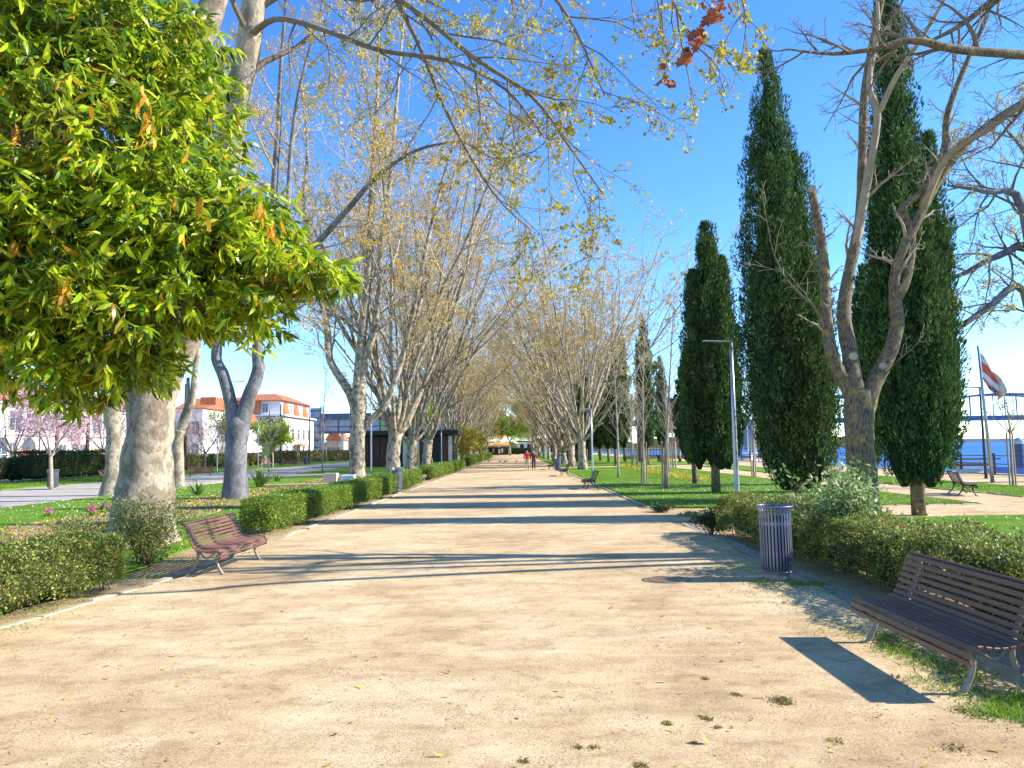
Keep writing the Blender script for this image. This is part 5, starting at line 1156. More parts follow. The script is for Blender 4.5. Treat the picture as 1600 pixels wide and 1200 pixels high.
wp = P + np.array(ev); pxx = 800 + wp[:, 0] / wp[:, 1] * F
cand = np.where((pxx > 10) & (pxx < 560))[0]; cand = cand[np.argsort(wp[cand, 1] - .35 * (wp[cand, 0] + 5))][:1500]; sel = en.choice(cand, 285, replace=False)
msk = np.ones(N, bool); msk[sel] = False
leaf_obj('foliage', P[msk], LD[msk], Ls[msk], Ws[msk], T_LANCE, M['laurel'], en, root)
LM = []
for k in range(12):
    V, Fc = leaf_arrays(np.zeros((1, 3)), np.array([[1.0, 0, 0]]), 1.0, .28, T_LANCE, en, flatup=.9); LM.append(np_mesh('leaf', V, Fc, M['laurel'] if k < 10 else M['orange_leaf']))
for i, s_ in enumerate(sel):
    o = link('leaf', LM[i % 11], root); o.location = P[s_]; o.rotation_mode = 'QUATERNION'
    o.rotation_quaternion = Vector(LD[s_]).to_track_quat('X', 'Z') @ Quaternion((1, 0, 0), er.uniform(-1, 1)); o.scale = (Ls[s_],) * 3
# orange hanging leaves
oc = [(235, 185, 8, 26), (225, 150, 6, 20), (222, 200, 8, 20), (135, 260, 6, 22), (10, 15, 16, 14), (80, 250, 5, 12), (105, 205, 5, 16), (315, 310, 5, 18), (410, 325, 5, 12), (28, 375, 6, 12), (120, 230, 5, 14), (20, 215, 7, 18), (430, 350, 6, 12), (100, 440, 5, 14), (10, 135, 6, 14)]
OP = []
for (a_, b_, sx, sy) in oc:
    for k in range(7): OP.append(tuple(A_(a_ + er.gauss(0, sx), b_ + er.gauss(0, sy * .6), 7.6) - ev))
OP = np.array(OP); k_ = len(OP)
leaf_obj('old_leaves', OP, en.normal(size=(k_, 3)) * .3 + [0, 0, -1], .17, .05, T_LANCE, M['orange_leaf'], en, root)
k = en.integers(0, len(CP), 420); q = CP[k] + CD[k] * .08
leaf_obj('flower_buds', np.repeat(q, 9, 0) + en.normal(size=(3780, 3)) * .022, en.normal(size=(3780, 3)), .022, .02, T_DIAMOND, M['flowerlet'], en, root)

# ================================================================ BUILDINGS
def window(parent, c, w, h, face='x', frame=.12, mat='glass', fm='trim', mull=True, arch=False, depth=.12):
    """window or door set on a facade; face 'x' = facade normal +x, 'y' = facade normal -y"""
    fr = MB(); pa = MB(); d = depth
    def T(u, v, o): return (c[0] + o, c[1] + u, c[2] + v) if face == 'x' else (c[0] + u, c[1] - o, c[2] + v)
    def bx(mb, u, v, su, sv, o, so): mb.box(T(u, v, o), (so, su, sv) if face == 'x' else (su, so, sv))
    bx(fr, -w / 2 - frame / 2, 0, frame, h, .06, d); bx(fr, w / 2 + frame / 2, 0, frame, h, .06, d)
    bx(fr, 0, -h / 2 - frame / 2, w + 2 * frame, frame, .08, d + .06)
    if arch:
        pts = [T(math.cos(a) * (w / 2 + frame / 2), h / 2 + math.sin(a) * (w / 2 + frame / 2), .06) for a in [math.pi * i / 12 for i in range(13)]]; fr.tube(pts, frame * .6, 6)
        n = 12; ring = [T(math.cos(math.pi * i / n) * w / 2, h / 2 + math.sin(math.pi * i / n) * w / 2, .03) for i in range(n + 1)]; ap = MB(); ap.add(ring, [tuple(range(n + 1))])
    else: bx(fr, 0, h / 2 + frame / 2, w + 2 * frame, frame, .06, d)
    bx(pa, 0, 0, w, h, .03, .03)
    f = fr.build('window' if mat == 'glass' else 'door', M[fm], parent)
    pa.build('pane' if mat == 'glass' else 'leaf', M[mat], f)
    if arch: ap.build('fanlight', M['glass'], f)
    if mull:
        mm = MB(); bx(mm, 0, 0, .07, h, .07, .05); bx(mm, 0, h * .18, w, .07, .075, .05); mm.build('glazing_bar', M['white_paint'], f)
    return f
def gable(parent, x0, x1, y0, y1, z0, zr, along='x', name='roof', over=.4):
    m = MB(); x0 -= over; x1 += over; y0 -= over; y1 += over
    if along == 'x':
        ym = (y0 + y1) / 2; v = [(x0, y0, z0), (x1, y0, z0), (x1, y1, z0), (x0, y1, z0), (x0, ym, zr), (x1, ym, zr)]; f = [(0, 1, 5, 4), (2, 3, 4, 5), (0, 4, 3), (1, 2, 5), (3, 2, 1, 0)]
    else:
        xm = (x0 + x1) / 2; v = [(x0, y0, z0), (x1, y0, z0), (x1, y1, z0), (x0, y1, z0), (xm, y0, zr), (xm, y1, zr)]; f = [(3, 0, 4, 5), (1, 2, 5, 4), (0, 1, 4), (2, 3, 5), (3, 2, 1, 0)]
    return m.add(v, f).build(name, M['roof'], parent)
def hip(parent, x0, x1, y0, y1, z0, zr, over=.5, k=.35):
    x0 -= over; x1 += over; y0 -= over; y1 += over; dx = (x1 - x0) * k; dy = (y1 - y0) * k
    v = [(x0, y0, z0), (x1, y0, z0), (x1, y1, z0), (x0, y1, z0), (x0 + dx, y0 + dy, zr), (x1 - dx, y0 + dy, zr), (x1 - dx, y1 - dy, zr), (x0 + dx, y1 - dy, zr)]
    return MB().add(v, [(0, 1, 5, 4), (1, 2, 6, 5), (2, 3, 7, 6), (3, 0, 4, 7), (4, 5, 6, 7), (3, 2, 1, 0)]).build('roof', M['roof'], parent)
# white warehouse along the road
wx = -78.0
wh = empty('warehouse', (wx - 8, 140, 0), 0, 'long white two storey warehouse with arched red door and orange tiled roof', 'building')
def W(o): o.parent = wh; o.matrix_parent_inverse = Matrix.Translation((-(wx - 8), -140, 0)); return o
wl_ = MB().box((wx - 8, 134, 5.2), (16, 86, 10.6)).build('wall', M['white_wall']); W(wl_)
g_ = gable(None, wx - 16, wx, 91, 177, 10.5, 14.2, 'y'); W(g_)
co = MB(); co.box((wx + .12, 134, 5.3), (.24, 86, .3)); co.box((wx + .2, 134, 10.2), (.4, 86, .35)); W(co.build('cornice', M['trim']))
for px_, w_, h_, mt, ar, zc in ((44, 3.6, 2.9, 'red_door', True, 1.5), (2, 3.2, 3.0, 'glass', True, 1.7), (19, 1.8, 3.6, 'glass', False, 2.2), (97, 1.9, 3.2, 'glass', False, 2.2), (118, 2.1, 3.3, 'glass', False, 2.2), (129, 2.1, 3.3, 'glass', False, 2.2), (155, 4.6, 3.2, 'beige', False, 1.7)):
    yy = -wx * F / (800 - px_); W(window(None, (wx, yy, zc), w_, h_, 'x', .28, mt, mull=(mt == 'glass'), arch=ar))
for px_ in (22, 50, 75, 100, 125, 150, 180):
    yy = -wx * F / (800 - px_); W(window(None, (wx, yy, 7.4), 2.6, 2.8, 'x', .25))
dp = MB(); 
for px_ in (61, 90): dp.tube([(wx + .15, -wx * F / (800 - px_), 0), (wx + .15, -wx * F / (800 - px_), 10)], .09, 6)
W(dp.build('drain_pipes', M['brown_wood']))
# orange roofed houses
def house(name, x0, x1, y0, y1, eave, ridge, label, wall='white_wall', along='y', wins=(), roof='gable'):
    c = ((x0 + x1) / 2, (y0 + y1) / 2, 0); r = empty(name, c, 0, label, 'building')
    inv = Matrix.Translation((-c[0], -c[1], 0)); out = []
    out.append(MB().box((c[0], c[1], eave / 2 - .05), (x1 - x0, y1 - y0, eave + .1)).build('wall', M[wall]))
    if wall == 'white_wall' and along == 'x': pass
    out.append(gable(None, x0, x1, y0, y1, eave + .05, ridge, along) if roof == 'gable' else hip(None, x0, x1, y0, y1, eave + .05, ridge))
    for (cx, cy, cz, w, h, face, mt) in wins: out.append(window(None, (cx, cy, cz), w, h, face, .15, mt, 'trim', mt == 'glass'))
    for o in out: o.parent = r; o.matrix_parent_inverse = inv
    return r, inv
y_ = 172; k_ = y_ / F
def X_(px): return (px - 800) * k_
h1, inv1 = house('house', X_(262), X_(345), y_, y_ + 26, 11.2, 15.6, 'white house with long orange roof and dormer, left of the dark forked trunk', along='x',
    wins=[(X_(px_), y_, z_, 1.3, 2.0, 'y', 'glass') for px_ in (280, 295, 312, 326) for z_ in (3.5, 7.0, 9.6)] + [(X_(338), y_, 9.0, 1.6, 3.0, 'y', 'green_shutter')])
dm = MB().box((X_(318), y_ + 4.5, 14.0), (3.6, 5, 2.2)).build('dormer', M['roof']); dm.parent = h1; dm.matrix_parent_inverse = inv1
y_ = 150; k_ = y_ / F
h2, inv2 = house('house', X_(318), X_(372), y_, y_ + 14, 7.0, 10.2, 'lower house with steep orange roof in front of the taller one', along='x', wins=[(X_(px_), y_, z_, 1.2, 1.8, 'y', 'glass') for px_ in (326, 336, 350, 362) for z_ in (2.2, 5.2)])
y_ = 142; k_ = y_ / F
h3, inv3 = house('house', X_(268), X_(316), y_, y_ + 12, 10.5, 11.6, 'pale grey white house front above the violet plum tree', along='x', wins=[(X_(px_), y_, z_, 1.3, 2.2, 'y', 'glass') for px_ in (276, 290, 305) for z_ in (2.5, 6.8)])
# station
sx0, sx1, sy0, sy1 = -66.5, -52.5, 170.0, 196.0
st, sinv = house('station_building', sx0, sx1, sy0, sy1, 10.0, 10.5, 'white station building with mansard roof and black lettering on its frieze', roof='hip', wins=[(x_, sy0, z_, 1.4, 2.3, 'y', 'glass') for x_ in (-64.5, -61.5, -58.2, -55) for z_ in (2.2, 6.2)] + [(sx1, y_, z_, 1.5, 2.3, 'x', 'glass') for y_ in (173, 177.5, 182, 186.5, 191) for z_ in (2.2, 6.2)])
def S_add(o): o.parent = st; o.matrix_parent_inverse = sinv; return o
S_add(MB().box(((sx0 + sx1) / 2, 183, 12.1), (12.2, 24.0, 3.4)).build('upper_storey', M['white_wall']))
S_add(hip(None, sx0 + .6, sx1 - .6, sy0 + .6, sy1 - .6, 13.85, 15.9, .5, .3))
S_add(MB().box(((sx0 + sx1) / 2, 183, 10.35), (15.2, 27.2, .4)).build('cornice', M['white_paint']))
for (y0_, y1_) in ((172.6, 176), (181, 184.5), (189, 192.5)):
    S_add(MB().add([(sx1 - .2, y0_, 10.6), (sx1 - .2, y1_, 10.6), (sx1 - 1.0, y1_, 13.8), (sx1 - 1.0, y0_, 13.8), (sx1 - 1.3, y0_, 10.6), (sx1 - 1.3, y1_, 10.6), (sx1 - 1.3, y1_, 13.8), (sx1 - 1.3, y0_, 13.8)], [(0, 1, 2, 3), (5, 4, 7, 6), (0, 4, 5, 1), (3, 2, 6, 7), (0, 3, 7, 4), (1, 5, 6, 2)]).build('mansard_panel', M['roof']))
for x_ in (-64.8, -60.8, -57):
    S_add(window(None, (x_, sy0 + 1.0, 12.1), 1.3, 2.1, 'y', .2, 'glass', 'white_paint'))
for x_ in (-62.8, -58.9): S_add(MB().box((x_, sy0 + .75, 12.2), (1.7, .5, 3.1)).build('mansard_panel', M['roof']))
for y_ in (178.6, 187): S_add(window(None, (sx1 - .9, y_, 12.1), 1.3, 2.1, 'x', .2, 'glass', 'white_paint'))
def text(s, size, loc, parentf, mat='black', rot=(math.pi / 2, 0, 0), ext=.04):
    cu = bpy.data.curves.new('lettering', 'FONT'); cu.body = s; cu.size = size; cu.align_x = 'CENTER'; cu.align_y = 'CENTER'; cu.extrude = ext; cu.offset = .02
    o = bpy.data.objects.new('tmp', cu); col.objects.link(o); bpy.context.view_layer.update()
    me = bpy.data.meshes.new_from_object(o); bpy.data.objects.remove(o); me.materials.clear(); me.materials.append(M[mat])
    q = link('lettering', me); q.matrix_world = Matrix.Translation(loc) @ Matrix.Rotation(rot[2], 4, 'Z') @ Matrix.Rotation(rot[0], 4, 'X'); 
    b = q.matrix_basis.copy(); parentf(q); q.matrix_basis = b; return q
S_add(MB().box(((sx0 + sx1) / 2, sy0 - .12, 9.25), (13.4, .2, 1.5)).build('frieze', M['white_paint']))
text('VILA FRANCA', 1.45, ((sx0 + sx1) / 2 + .3, sy0 - .27, 9.2), S_add)
text('DE XIRA', 1.0, ((sx0 + sx1) / 2 + 1.2, sy0 - .08, 4.35), S_add)
cp = MB().box((sx1 + 1.5, 181, 3.6), (3, 6, .25)).build('canopy', M['awning']); S_add(cp)
# footbridge
fb_ = empty('footbridge', (-54, 205, 0), 0, 'glazed footbridge with dark blue roof and stair tower beyond the station', 'footbridge'); fi = Matrix.Translation((54, -205, 0))
def FB(o): o.parent = fb_; o.matrix_parent_inverse = fi; return o
FB(MB().box((-53.8, 205, 6.9), (2.6, 5, 13.8)).build('stair_tower', M['pale_glass']))
for z_ in range(1, 14, 2): FB(MB().box((-53.8, 202.3, z_), (3.0, .25, .3)).build('tower_band', M['blue_steel']))
for x_ in (-55.3, -52.3): FB(MB().box((x_, 202.2, 7), (.3, .3, 14)).build('tower_post', M['blue_steel']))
FB(MB().box((-33, 205, 11.4), (39, 5, 1.7)).build('roof', M['blue_steel'])); FB(MB().box((-33, 205, 7.1), (39, 4.6, .6)).build('deck', M['blue_steel']))
FB(MB().box((-33, 203.4, 9.0), (38.6, .1, 3.2)).build('glazing', M['pale_glass'])); FB(MB().box((-33, 203.2, 8.6), (39, .2, .25)).build('rail', M['blue_steel']))
for k in range(11): FB(MB().box((-51.5 + k * 3.8, 203.1, 9.0), (.22, .25, 3.2)).build('mullion', M['blue_steel']))
for x_ in (-47, -38, -24, -15): FB(MB().box((x_, 205, 3.4), (.7, .7, 6.9)).build('pillar', M['steel']))
# cream houses
for i, (a_, w_, Y_, e_, r_, lb) in enumerate(((521, 24, 225, 5.2, 9.5, 'cream gabled house with reddish gable under the footbridge'), (545, 26, 235, 4, 6.6, 'lower pale cream house right of the gabled one'), (640, 60, 190, 4, 6.4, 'cream house seen between the plane trunks behind the kiosk'))):
    k = Y_ / F; x0 = (a_ - w_ / 2 - 800) * k; x1 = (a_ + w_ / 2 - 800) * k
    house('house', x0, x1, Y_, Y_ + 9, e_, r_, lb, 'cream_wall', 'y', wins=[(x0 + (x1 - x0) * f, Y_, e_ * .45, .9, 1.4, 'y', 'glass') for f in (.2, .5, .8)])
# kiosk
kx0, kx1, ky = -17.6, -7.2, 86.0
kk = empty('kiosk', ((kx0 + kx1) / 2, ky + 3, 0), 0, 'low kiosk with flat black roof and corrugated white panels behind the left plane trunks', 'kiosk'); ki = Matrix.Translation((-(kx0 + kx1) / 2, -ky - 3, 0))
def KK(o): o.parent = kk; o.matrix_parent_inverse = ki; return o
KK(MB().box(((kx0 + kx1) / 2, ky + 3.2, 3.9), (kx1 - kx0 + 1.8, 8, .55), bev=.05).build('roof', M['black']))
KK(MB().box(((kx0 + kx1) / 2, ky + 3.4, 1.75), (kx1 - kx0 - .6, 5.6, 3.7)).build('wall', M['black']))
for k in range(16):
    x_ = kx0 + .5 + k * .66
    if k in (5, 6, 11, 12, 13): continue
    KK(MB().box((x_, ky + .45, 1.75), (.6, .10, 3.5), bev=.03).build('panel', M['white_panel'] if k in (7, 8, 9, 15) else M['brown_wood']))
for k in range(5): KK(MB().box((kx1 - .2, ky + .9 + k * 1.1, 1.75), (.1, .9, 3.5), bev=.03).build('panel', M['white_panel']))
for x_ in (kx0 - .3, kx1 + .3): KK(MB().box((x_, ky - .4, 1.8), (.14, .14, 3.7)).build('post', M['black']))
a4 = MB().box((at(648, 715, 84).x, 84, 1.1), (.9, .1, 1.7)).build('menu_board', M['awning']); tag(a4, 'orange board standing beside the kiosk', 'board')
# pale blocks of the fountain
g = gp(517, 760 - 2); o = MB().box((0, 0, .34), (.75, .6, .68), bev=.02).build('stone_block', M['trim']); o.location = (g.x, g.y, 0); tag(o, 'pale stone block beside the white slab, left of the mottled trunk', 'stone block')
o = MB().box((0, 0, .28), (.7, .6, .56), bev=.02).build('stone_block', M['white_paint']); o.location = (g.x + .95, g.y + .3, 0); tag(o, 'white slab with blue panel just left of the mottled trunk', 'stone block')
MB().box((0, -.31, .05), (.6, .02, .3)).build('blue_panel', M['pale_glass'], o).location = (0, 0, .3)
o = MB().box((0, 0, .06), (5.0, .5, .12), bev=.02).build('stone_step', M['kerb']); o.location = (g.x - 1.2, g.y - .5, 0); tag(o, 'low stone slab in front of the pale block', 'step')
# brown kiosk between the right trunks
o = empty('brown_kiosk', (9.4, 106, 0), 0, 'dark brown wooden kiosk seen between the right plane trunks', 'kiosk')
MB().box((0, 0, 1.7), (3.6, 3, 3.4)).build('wall', M['brown_wood'], o); MB().box((0, 0, 3.5), (4.2, 3.6, .2)).build('roof', M['black'], o)
MB().box((-.9, -1.54, 1.3), (1.0, .08, 2.5), bev=.02).build('door', M['black'], o)
MB().tube([(-.9, -1.62, 2.0), (-.9, -1.60, 2.0)], .14, 12).build('symbol', M['white_paint'], o)
# end of the walk
o = empty('market_stall', (-5.2, 232, 0), 0, 'market stall with yellow orange awning at the end of the walk', 'stall')
MB().add([(-4.2, -2, 2.9), (4.2, -2, 2.9), (4.2, 2, 3.9), (-4.2, 2, 3.9), (-4.2, -2, 2.7), (4.2, -2, 2.7)], [(0, 1, 2, 3), (4, 5, 1, 0)]).build('awning', M['awning'], o)
MB().box((0, 1.5, 1.2), (8, 1.5, 2.4)).build('counter', M['brown_wood'], o)
for x_ in (-4, 4): MB().box((x_, -1.9, 1.4), (.1, .1, 2.8)).build('post', M['steel'], o)
rr5 = random.Random(5)
for k in range(9): MB().box((-3.6 + k * .9, .6 + rr5.uniform(-.2, .2), 1.0 + rr5.random() * .5), (.6, .3, 1.3)).build('goods', M[rr5.choice(['black', 'white_paint', 'blue_cover', 'trim', 'brown_wood'])], o)
o = empty('end_building', (9, 250, 0), 0, 'pale building with dark openings closing the far end of the walk', 'building')
MB().box((0, 3, 2.1), (15, 6, 4.2)).build('wall', M['white_wall'], o); MB().box((0, 3, 4.3), (16, 7, .3)).build('roof', M['black'], o)
for k in range(6): MB().box((-6 + k * 2.4, -.06, 1.9), (1.3, .12, 2.8)).build('doorway', M['black'], o)
hedge(31, (-1.5, 222, 0), (5.5, 222, 0), 1.5, 2.0, 4000, 'dark clipped hedge across the far end of the walk', .22, 'hedge_dark', stems=False)
o = empty('stone_pillar', (-1.0, 219, 0), 0, 'pale short pillar at the end of the walk', 'pillar'); MB().box((0, 0, 1.0), (.8, .8, 2.0)).build('shaft', M['concrete'], o); MB().box((0, 0, 2.1), (1, 1, .2)).build('cap', M['kerb'], o)

# ================================================================ RIVERSIDE
rl = empty('railing', (BANK - .5, 60, 0), 0, 'dark metal railing along the river bank', 'railing')
for i in range(60):
    y_ = 8 + i * 3.1
    o = MB().box((0, y_ - 60, .6), (.09, .09, 1.25)).build('post', M['rust'], rl)
for z_ in (1.08, .62):
    o = MB().tube([(0, -56, z_), (0, 130, z_)], .028, 6).build('rail', M['rust'], rl)
qs = MB().box((BANK - .2, 90, -.02), (.5, 260, .18)).build('quay_edge', M['kerb']); qs['kind'] = 'structure'
def boat(loc, rz, L, label, kind='motor', masth=0):
    o = empty('boat', loc, rz, label, 'boat'); n = 9; secs = []
    for i in range(n):
        t = i / (n - 1); x = (t - .5) * L; w = L * .16 * (1 - max(0, t - .45) ** 2 * 3.1) ; w = max(w, .02); zt = .55 + .35 * t * t
        secs += [(x, -w, zt), (x, -w * .75, 0), (x, 0, -.25 + .2 * t), (x, w * .75, 0), (x, w, zt)]
    fs = [(i * 5 + j, i * 5 + j + 1, (i + 1) * 5 + j + 1, (i + 1) * 5 + j) for i in range(n - 1) for j in range(4)] + [(0, 1, 2, 3, 4)] + [(i * 5, (i + 1) * 5, (i + 1) * 5 + 4, i * 5 + 4) for i in range(n - 1)]
    MB().add(secs, fs).build('hull', M['white_paint'], o, True)
    if kind == 'cover':
        m = MB(); m.add([(-L * .4, -L * .13, .6), (L * .25, -L * .13, .7), (L * .25, L * .13, .7), (-L * .4, L * .13, .6), (-L * .35, 0, 1.5), (L * .1, 0, 1.7)], [(0, 1, 5, 4), (2, 3, 4, 5), (0, 4, 3), (1, 2, 5)]); m.build('cover', M['blue_cover'], o)
        MB().box((L * .27, 0, .95), (.8, L * .2, .6), bev=.1).build('cabin', M['glass'], o)
    else:
        c = MB().box((-.1, 0, 1.15), (L * .32, L * .2, .9), bev=.15).build('cabin', M['white_paint'], o); MB().box((-.1, 0, 1.25), (L * .34, L * .17, .35)).build('window', M['glass'], c)
        MB().box((-.1, 0, 1.85), (L * .4, L * .24, .1), bev=.03).build('roof', M['brown_wood'] if not masth else M['white_paint'], o)
    if masth: MB().tube([(.3, 0, .5), (.3, 0, masth)], .06, 6).build('mast', M['white_paint'], o)
WL = -1.25
g = at(1570, 730, 43); boat((g.x, 43, WL), R(155), 6.5, 'moored boat with blue cover behind the river railing', 'cover')
g = at(1520, 722, 52); boat((g.x, 52, WL + .1), R(170), 6.8, 'white motor boat with brown roof behind the river railing')
g = at(1526, 735, 45); boat((g.x - .5, 45, WL - .1), R(150), 5, 'low white boat in front of the brown roofed motor boat')
rs = random.Random(8)
for i, (a_, m_) in enumerate(((1165, 11), (1178, 13), (1192, 10), (1072, 12), (1094, 9))):
    Y_ = 118 + i * 4; x_ = max((a_ - 800) / F * Y_, BANK + 4); boat((x_, Y_, WL), R(60 + i * 11), 9, ('sailing boat moored beyond the lawn, left one between the cypresses', 'sailing boat with the tallest mast seen between the cypresses', 'sailing boat moored beyond the lawn, right one between the cypresses', 'sailing boat masts left of the lamp post cypress', 'far sailing boat just left of the lamp post cypress')[i], masth=m_)
river.location.z = WL + .02 + 3.0 - .2 - 0.0
o = MB().tube([(0, 0, -2), (0, 0, 1.7)], .3, 12).build('mooring_pile', M['blue_steel']); g = at(1594, 725, 46); o.location = (g.x, 46, 0); tag(o, 'thick dark blue mooring pile with pale cap at the right edge', 'mooring pile')
MB().lathe([(.31, 1.7), (.31, 1.9), (.05, 2.1)], 12).build('cap', M['steel'], o)
# flagpoles
def flag(base, H, label, W_=1.5, Hf=2.5, tilt=0, seed=0, dark=True, r=.06):
    o = empty('flagpole', base, 0, label, 'flagpole'); o.rotation_euler = (0, R(tilt), 0)
    MB().tube([(0, 0, -.1), (0, 0, H * .5), (0, 0, H)], [r * 1.5, r * 1.2, r * .7], 10).build('pole', M['steel'], o, True)
    m = MB(); nu, nv = 10, 18
    # limp flag: hoist along the pole, the free corner sagging down and away
    for j in range(nv + 1):
        v = j / nv
        for i in range(nu + 1):
            u = i / nu; xx = u * W_ * (.22 + .80 * math.sin(min(v * 1.25, 1) * 1.57)) * (1 - max(0, v - .8) * 1.6)
            m.v.append((.07 + xx, .16 * u * math.sin(u * 8 + v * 5) + .05 * math.sin(v * 14) * u, H - .12 - v * Hf * .62 - u * Hf * (.30 + .12 * v)))
    for j in range(nv):
        for i in range(nu):
            a = j * (nu + 1) + i; m.f.append((a, a + 1, a + nu + 2, a + nu + 1)); u = i / nu; v = j / nv
            m.mi.append(2 if dark and v > .84 and .3 < u < .8 else (1 if .38 < v < .70 and u < .72 or v > .86 else 0))
    m.build('flag', [M['flag_white'], M['flag_red'], M['flag_dark']], o, True)
g = gp(1551, 754); H_ = pxh(540, g.y, 1535); flag((g.x, g.y, 0), H_, 'leaning flagpole with white and red flag by the river promenade', .95, 2.4, -2.2, r=.055)
for i, (a_, t_) in enumerate(((1056, 655), (1062, 648))):
    g = gp(a_, 716); flag((g.x, g.y, 0), pxh(t_, g.y, a_), ('distant flagpole with pale red flag, left one', 'distant flagpole with pale red flag, right one')[i], 4, 6, 0, i, False, r=.1)
# bridge
br = empty('arch_bridge', (325, 520, 0), 0, 'steel arch bridge spanning the river at the right horizon', 'bridge')
zd = pxh(653, 520, 1560)
MB().box((0, 0, zd), (760, 12, 3.2)).build('deck', M['bridge'], br)
for k in range(-3, 4):
    xc = 16 + k * 118
    for s_ in (-1, 1):
        MB().tube([(xc + 57 * math.cos(a), s_ * 6.2, zd + 1 + 15.5 * math.sin(a)) for a in [math.pi * i / 24 for i in range(25)]], .85, 5).build('arch', M['bridge'], br)
        for j in range(1, 14):
            a = math.acos(1 - 2 * j / 14); MB().box((xc + 57 * math.cos(a), s_ * 6.2, zd + 1 + 7.7 * math.sin(a)), (.5, .4, 15.5 * math.sin(a))).build('hanger', M['bridge'], br)
    MB().box((xc + 59, 0, zd / 2 - 3), (4, 11, zd + 4)).build('pier', M['concrete'], br)
# far shores
def shore(name, x0, x1, y, h, seed, mat='shore', depth=60):
    rr = random.Random(seed); n = 90; m = MB(); vs = []
    for i in range(n + 1):
        x = x0 + (x1 - x0) * i / n; hh = h * (.6 + .5 * math.sin(i * .21 + seed) * math.sin(i * .07) + rr.uniform(0, .25))
        vs += [(x, y, -3), (x, y + depth * .4, hh), (x, y + depth, -3)]
    fs = [(i * 3 + j, (i + 1) * 3 + j, (i + 1) * 3 + j + 1, i * 3 + j + 1) for i in range(n) for j in range(2)]
    o = m.add(vs, fs).build(name, M[mat]); o['kind'] = 'structure'
shore('far_shore', 500, 3600, 2600, 11, 1); shore('hills', -2500, -120, 900, 26, 2, 'hedge_core', 200); shore('hills', -200, 300, 620, 14, 3, 'hedge_core', 60)
# white wall behind the far lawn and riverside fence
o = empty('white_fence', (24, 118, 0), 0, 'pale fence of upright bars beyond the lawn', 'fence')
for i in range(46): MB().box((-10 + i * .5, 0, .85), (.09, .06, 1.7)).build('bar', M['steel'], o)
for z_ in (.3, 1.6): MB().box((1.3, .06, z_), (23.4, .05, .08)).build('rail', M['steel'], o)

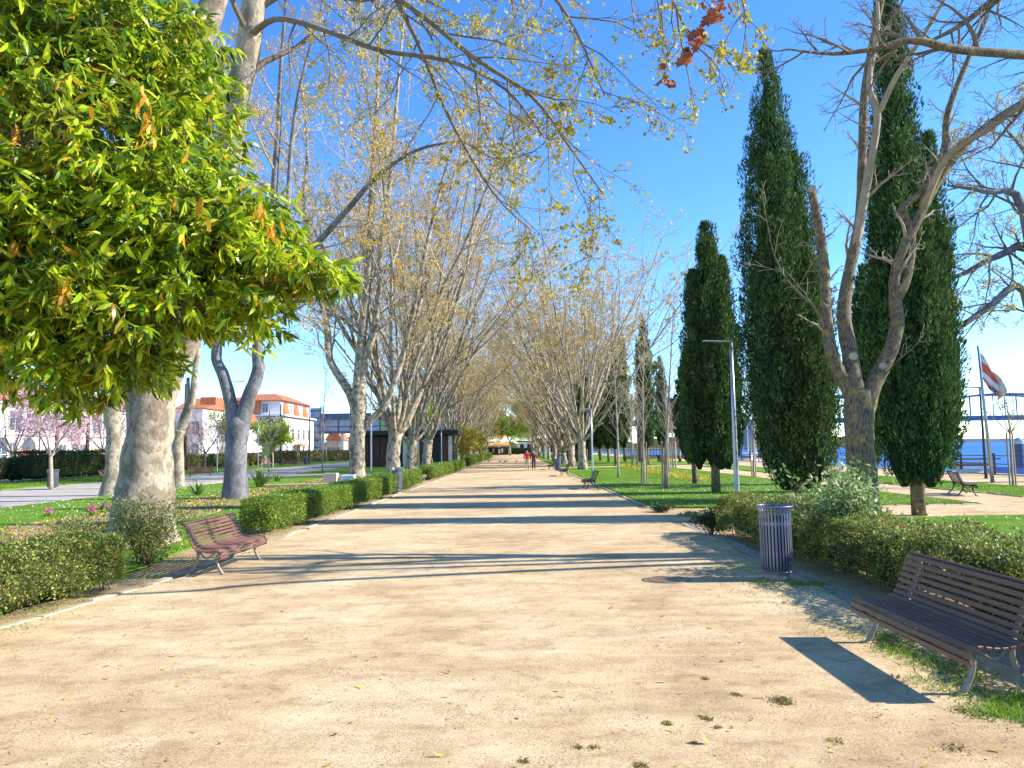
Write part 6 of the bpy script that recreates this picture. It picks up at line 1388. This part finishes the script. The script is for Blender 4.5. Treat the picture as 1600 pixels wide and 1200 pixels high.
# ================================================================ PEOPLE AND BIRDS
def skin_body(edges, verts, radii, name, mat, parent, sub=2, root_i=0):
    me = bpy.data.meshes.new(name); me.from_pydata(verts, edges, []); o = bpy.data.objects.new(name, me); col.objects.link(o)
    md = o.modifiers.new('s', 'SKIN'); md.use_smooth_shade = True
    for i, r in enumerate(radii): me.skin_vertices[0].data[i].radius = (r, r) if not hasattr(r, '__len__') else r
    me.skin_vertices[0].data[root_i].use_root = True
    o.modifiers.new('b', 'SUBSURF').levels = sub
    bpy.context.view_layer.update(); dg = bpy.context.evaluated_depsgraph_get(); me2 = bpy.data.meshes.new_from_object(o.evaluated_get(dg))
    bpy.data.objects.remove(o); me2.materials.clear(); me2.materials.append(mat); me2.polygons.foreach_set('use_smooth', [True] * len(me2.polygons)); return link(name, me2, parent)
def person(loc, rz, label, H=1.72, jacket='jacket', trousers='pale_cloth', pack=False, step=1, long=0):
    o = empty('person', loc, rz, label, 'person'); s = H / 1.75; st_ = .16 * step
    V = [(0, 0, .93), (0, 0, 1.12), (0, 0, 1.32), (0, .0, 1.46), (0, .01, 1.53), (0, .02, 1.64), (0, .02, 1.70),
         (-.18, 0, 1.42), (-.25, -.03 * step, 1.16), (-.26, .07 * step, .93), (.18, 0, 1.42), (.25, .03 * step, 1.16), (.26, .04, .93),
         (-.09, 0, .88), (-.10, st_ * .55, .50), (-.10, st_ * .6, .10), (-.10, st_ * .6 + .12, .04), (.09, 0, .88), (.10, -st_ * .4, .50), (.10, -st_ * 1.1, .12), (.10, -st_ * 1.1 + .12, .05)]
    Rr = [(.155, .11), (.14, .10), (.17, .11), (.10, .08), .055, (.085, .10), (.07, .085), .075, .05, .038, .075, .05, .038, (.09, .09), .06, .042, .038, (.09, .09), .06, .042, .038]
    Ed = [(0, 1), (1, 2), (2, 3), (3, 4), (4, 5), (5, 6), (3, 7), (7, 8), (8, 9), (3, 10), (10, 11), (11, 12), (0, 13), (13, 14), (14, 15), (15, 16), (0, 17), (17, 18), (18, 19), (19, 20)]
    sc = lambda L_: [(x * s, y * s, z * s) for x, y, z in L_]
    skin_body(Ed, sc(V), Rr, 'body', M['skin'], o)
    JV = [(0, 0, .86 - long), (0, 0, 1.12), (0, 0, 1.32), (0, .0, 1.45), (-.19, 0, 1.41), (-.27, -.03 * step, 1.16), (-.275, .06 * step, .96), (.19, 0, 1.41), (.27, .03 * step, 1.16), (.275, .04, .96)]
    skin_body([(0, 1), (1, 2), (2, 3), (3, 4), (4, 5), (5, 6), (3, 7), (7, 8), (8, 9)], sc(JV), [(.20, .15), (.18, .14), (.205, .145), (.13, .11), .10, .072, .058, .10, .072, .058], 'jacket', M[jacket], o)
    TV = [(0, 0, .92), (-.095, 0, .86), (-.10, st_ * .55, .50), (-.10, st_ * .6, .09), (.095, 0, .86), (.10, -st_ * .4, .50), (.10, -st_ * 1.1, .11)]
    skin_body([(0, 1), (1, 2), (2, 3), (0, 4), (4, 5), (5, 6)], sc(TV), [(.16, .125), .105, .08, .065, .105, .08, .065], 'trousers', M[trousers], o)
    for sx, yy, zz in ((-.10, st_ * .6, .04), (.10, -st_ * 1.1, .05)):
        MB().box((sx * s, (yy + .06) * s, zz * s), (.10, .27, .085), bev=.03).build('shoe', M['white_paint' if trousers == 'pale_cloth' else 'black'], o, True)
    skin_body([(0, 1)], sc([(0, -.005, 1.66), (0, .015, 1.71)]), [(.095, .105), (.085, .09)], 'hair', M['hair'], o)
    for sx in (-1, 1):       # hands: palm, four fingers and a thumb
        hx, hy = sx * .265 * s, (.065 * step if sx < 0 else .04) * s
        vs = [(hx, hy, .93 * s), (hx, hy + .01, .87 * s)]; ed = [(0, 1)]; rd = [.026, .034]
        for f in range(4):
            b = len(vs); yy = hy - .028 + f * .019; vs += [(hx, yy, .835 * s), (hx - sx * .012, yy, (.79 + abs(f - 1.5) * .008) * s)]; ed += [(1, b), (b, b + 1)]; rd += [.0095, .0085]
        b = len(vs); vs += [(hx - sx * .03, hy + .03, .85 * s)]; ed += [(1, b)]; rd += [.010]
        skin_body(ed, vs, rd, 'hand', M['skin'], o, 1)
    hd = [(-.03, .115, 1.645), (.03, .115, 1.645)]
    for e in hd: MB().lathe([(.001, -.012), (.012, 0), (.001, .012)], 8).build('eye', M['black'], o).location = Vector(e) * s
    MB().tube([(0, .10 * s, 1.64 * s), (0, .135 * s, 1.60 * s), (0, .11 * s, 1.595 * s)], [.01, .018, .012], 6).build('nose', M['skin'], o, True)
    if pack:
        p = MB(); p.box((0, -.22 * s, 1.22 * s), (.30, .17, .46), bev=.055); pk = p.build('backpack', M['black'], o, True)
        MB().box((0, -.315 * s, 1.13 * s), (.20, .05, .18), bev=.02).build('pocket', M['dark_cloth'], pk)
        for sx in (-1, 1): MB().tube([(sx * .10, -.16, 1.42 * s), (sx * .12, 0, 1.53 * s), (sx * .12, .15, 1.38 * s), (sx * .13, .1, 1.1 * s), (sx * .13, -.15, 1.05 * s)], .016, 5).build('strap', M['black'], pk)
g = gp(824, 733.5); person((g.x, g.y, 0), 0, 'walker in a plain red jacket and pale trousers, seen from behind', 1.78, 'jacket', 'pale_cloth', False, 1)
g = gp(834, 733.5); person((g.x, g.y, 0), 0, 'walker with a black backpack, crimson jacket and dark trousers', 1.78, 'jacket_dark', 'dark_cloth', True, -1)
def pigeon(loc, rz, label):
    o = skin_body([(0, 1), (1, 2), (2, 3), (3, 4), (0, 5), (5, 6)], [(0, 0, .13), (.07, 0, .15), (.12, 0, .20), (.14, 0, .245), (.17, 0, .24), (-.08, 0, .11), (-.2, 0, .09)], [(.055, .06), (.05, .05), .028, .026, .008, (.04, .03), (.03, .008)], 'pigeon', M['pigeon'], None, 1)
    o.location = loc; o.rotation_euler = (0, 0, rz); o.scale = (1.5,) * 3; tag(o, label, 'bird', 'pigeons on the walk')
    MB().tube([(0, .02, .1), (0, .02, 0)], .006, 4).build('leg', M['red_petal'], o); MB().tube([(0, -.02, .1), (0, -.02, 0)], .006, 4).build('leg', M['red_petal'], o)
for i, (a_, b_, lb) in enumerate(((764, 722.5, 'pigeon on the far path, leftmost'), (781, 723.5, 'pigeon on the far path, second from the left'), (787.5, 724.3, 'pigeon nearest the middle pair, lower right one'), (790, 723.6, 'pigeon nearest the middle pair, upper right one'), (807, 723.5, 'pigeon on the far path, rightmost, nearest the walkers'))):
    pigeon(gp(a_, b_), R(rr5.uniform(0, 360)), lb)
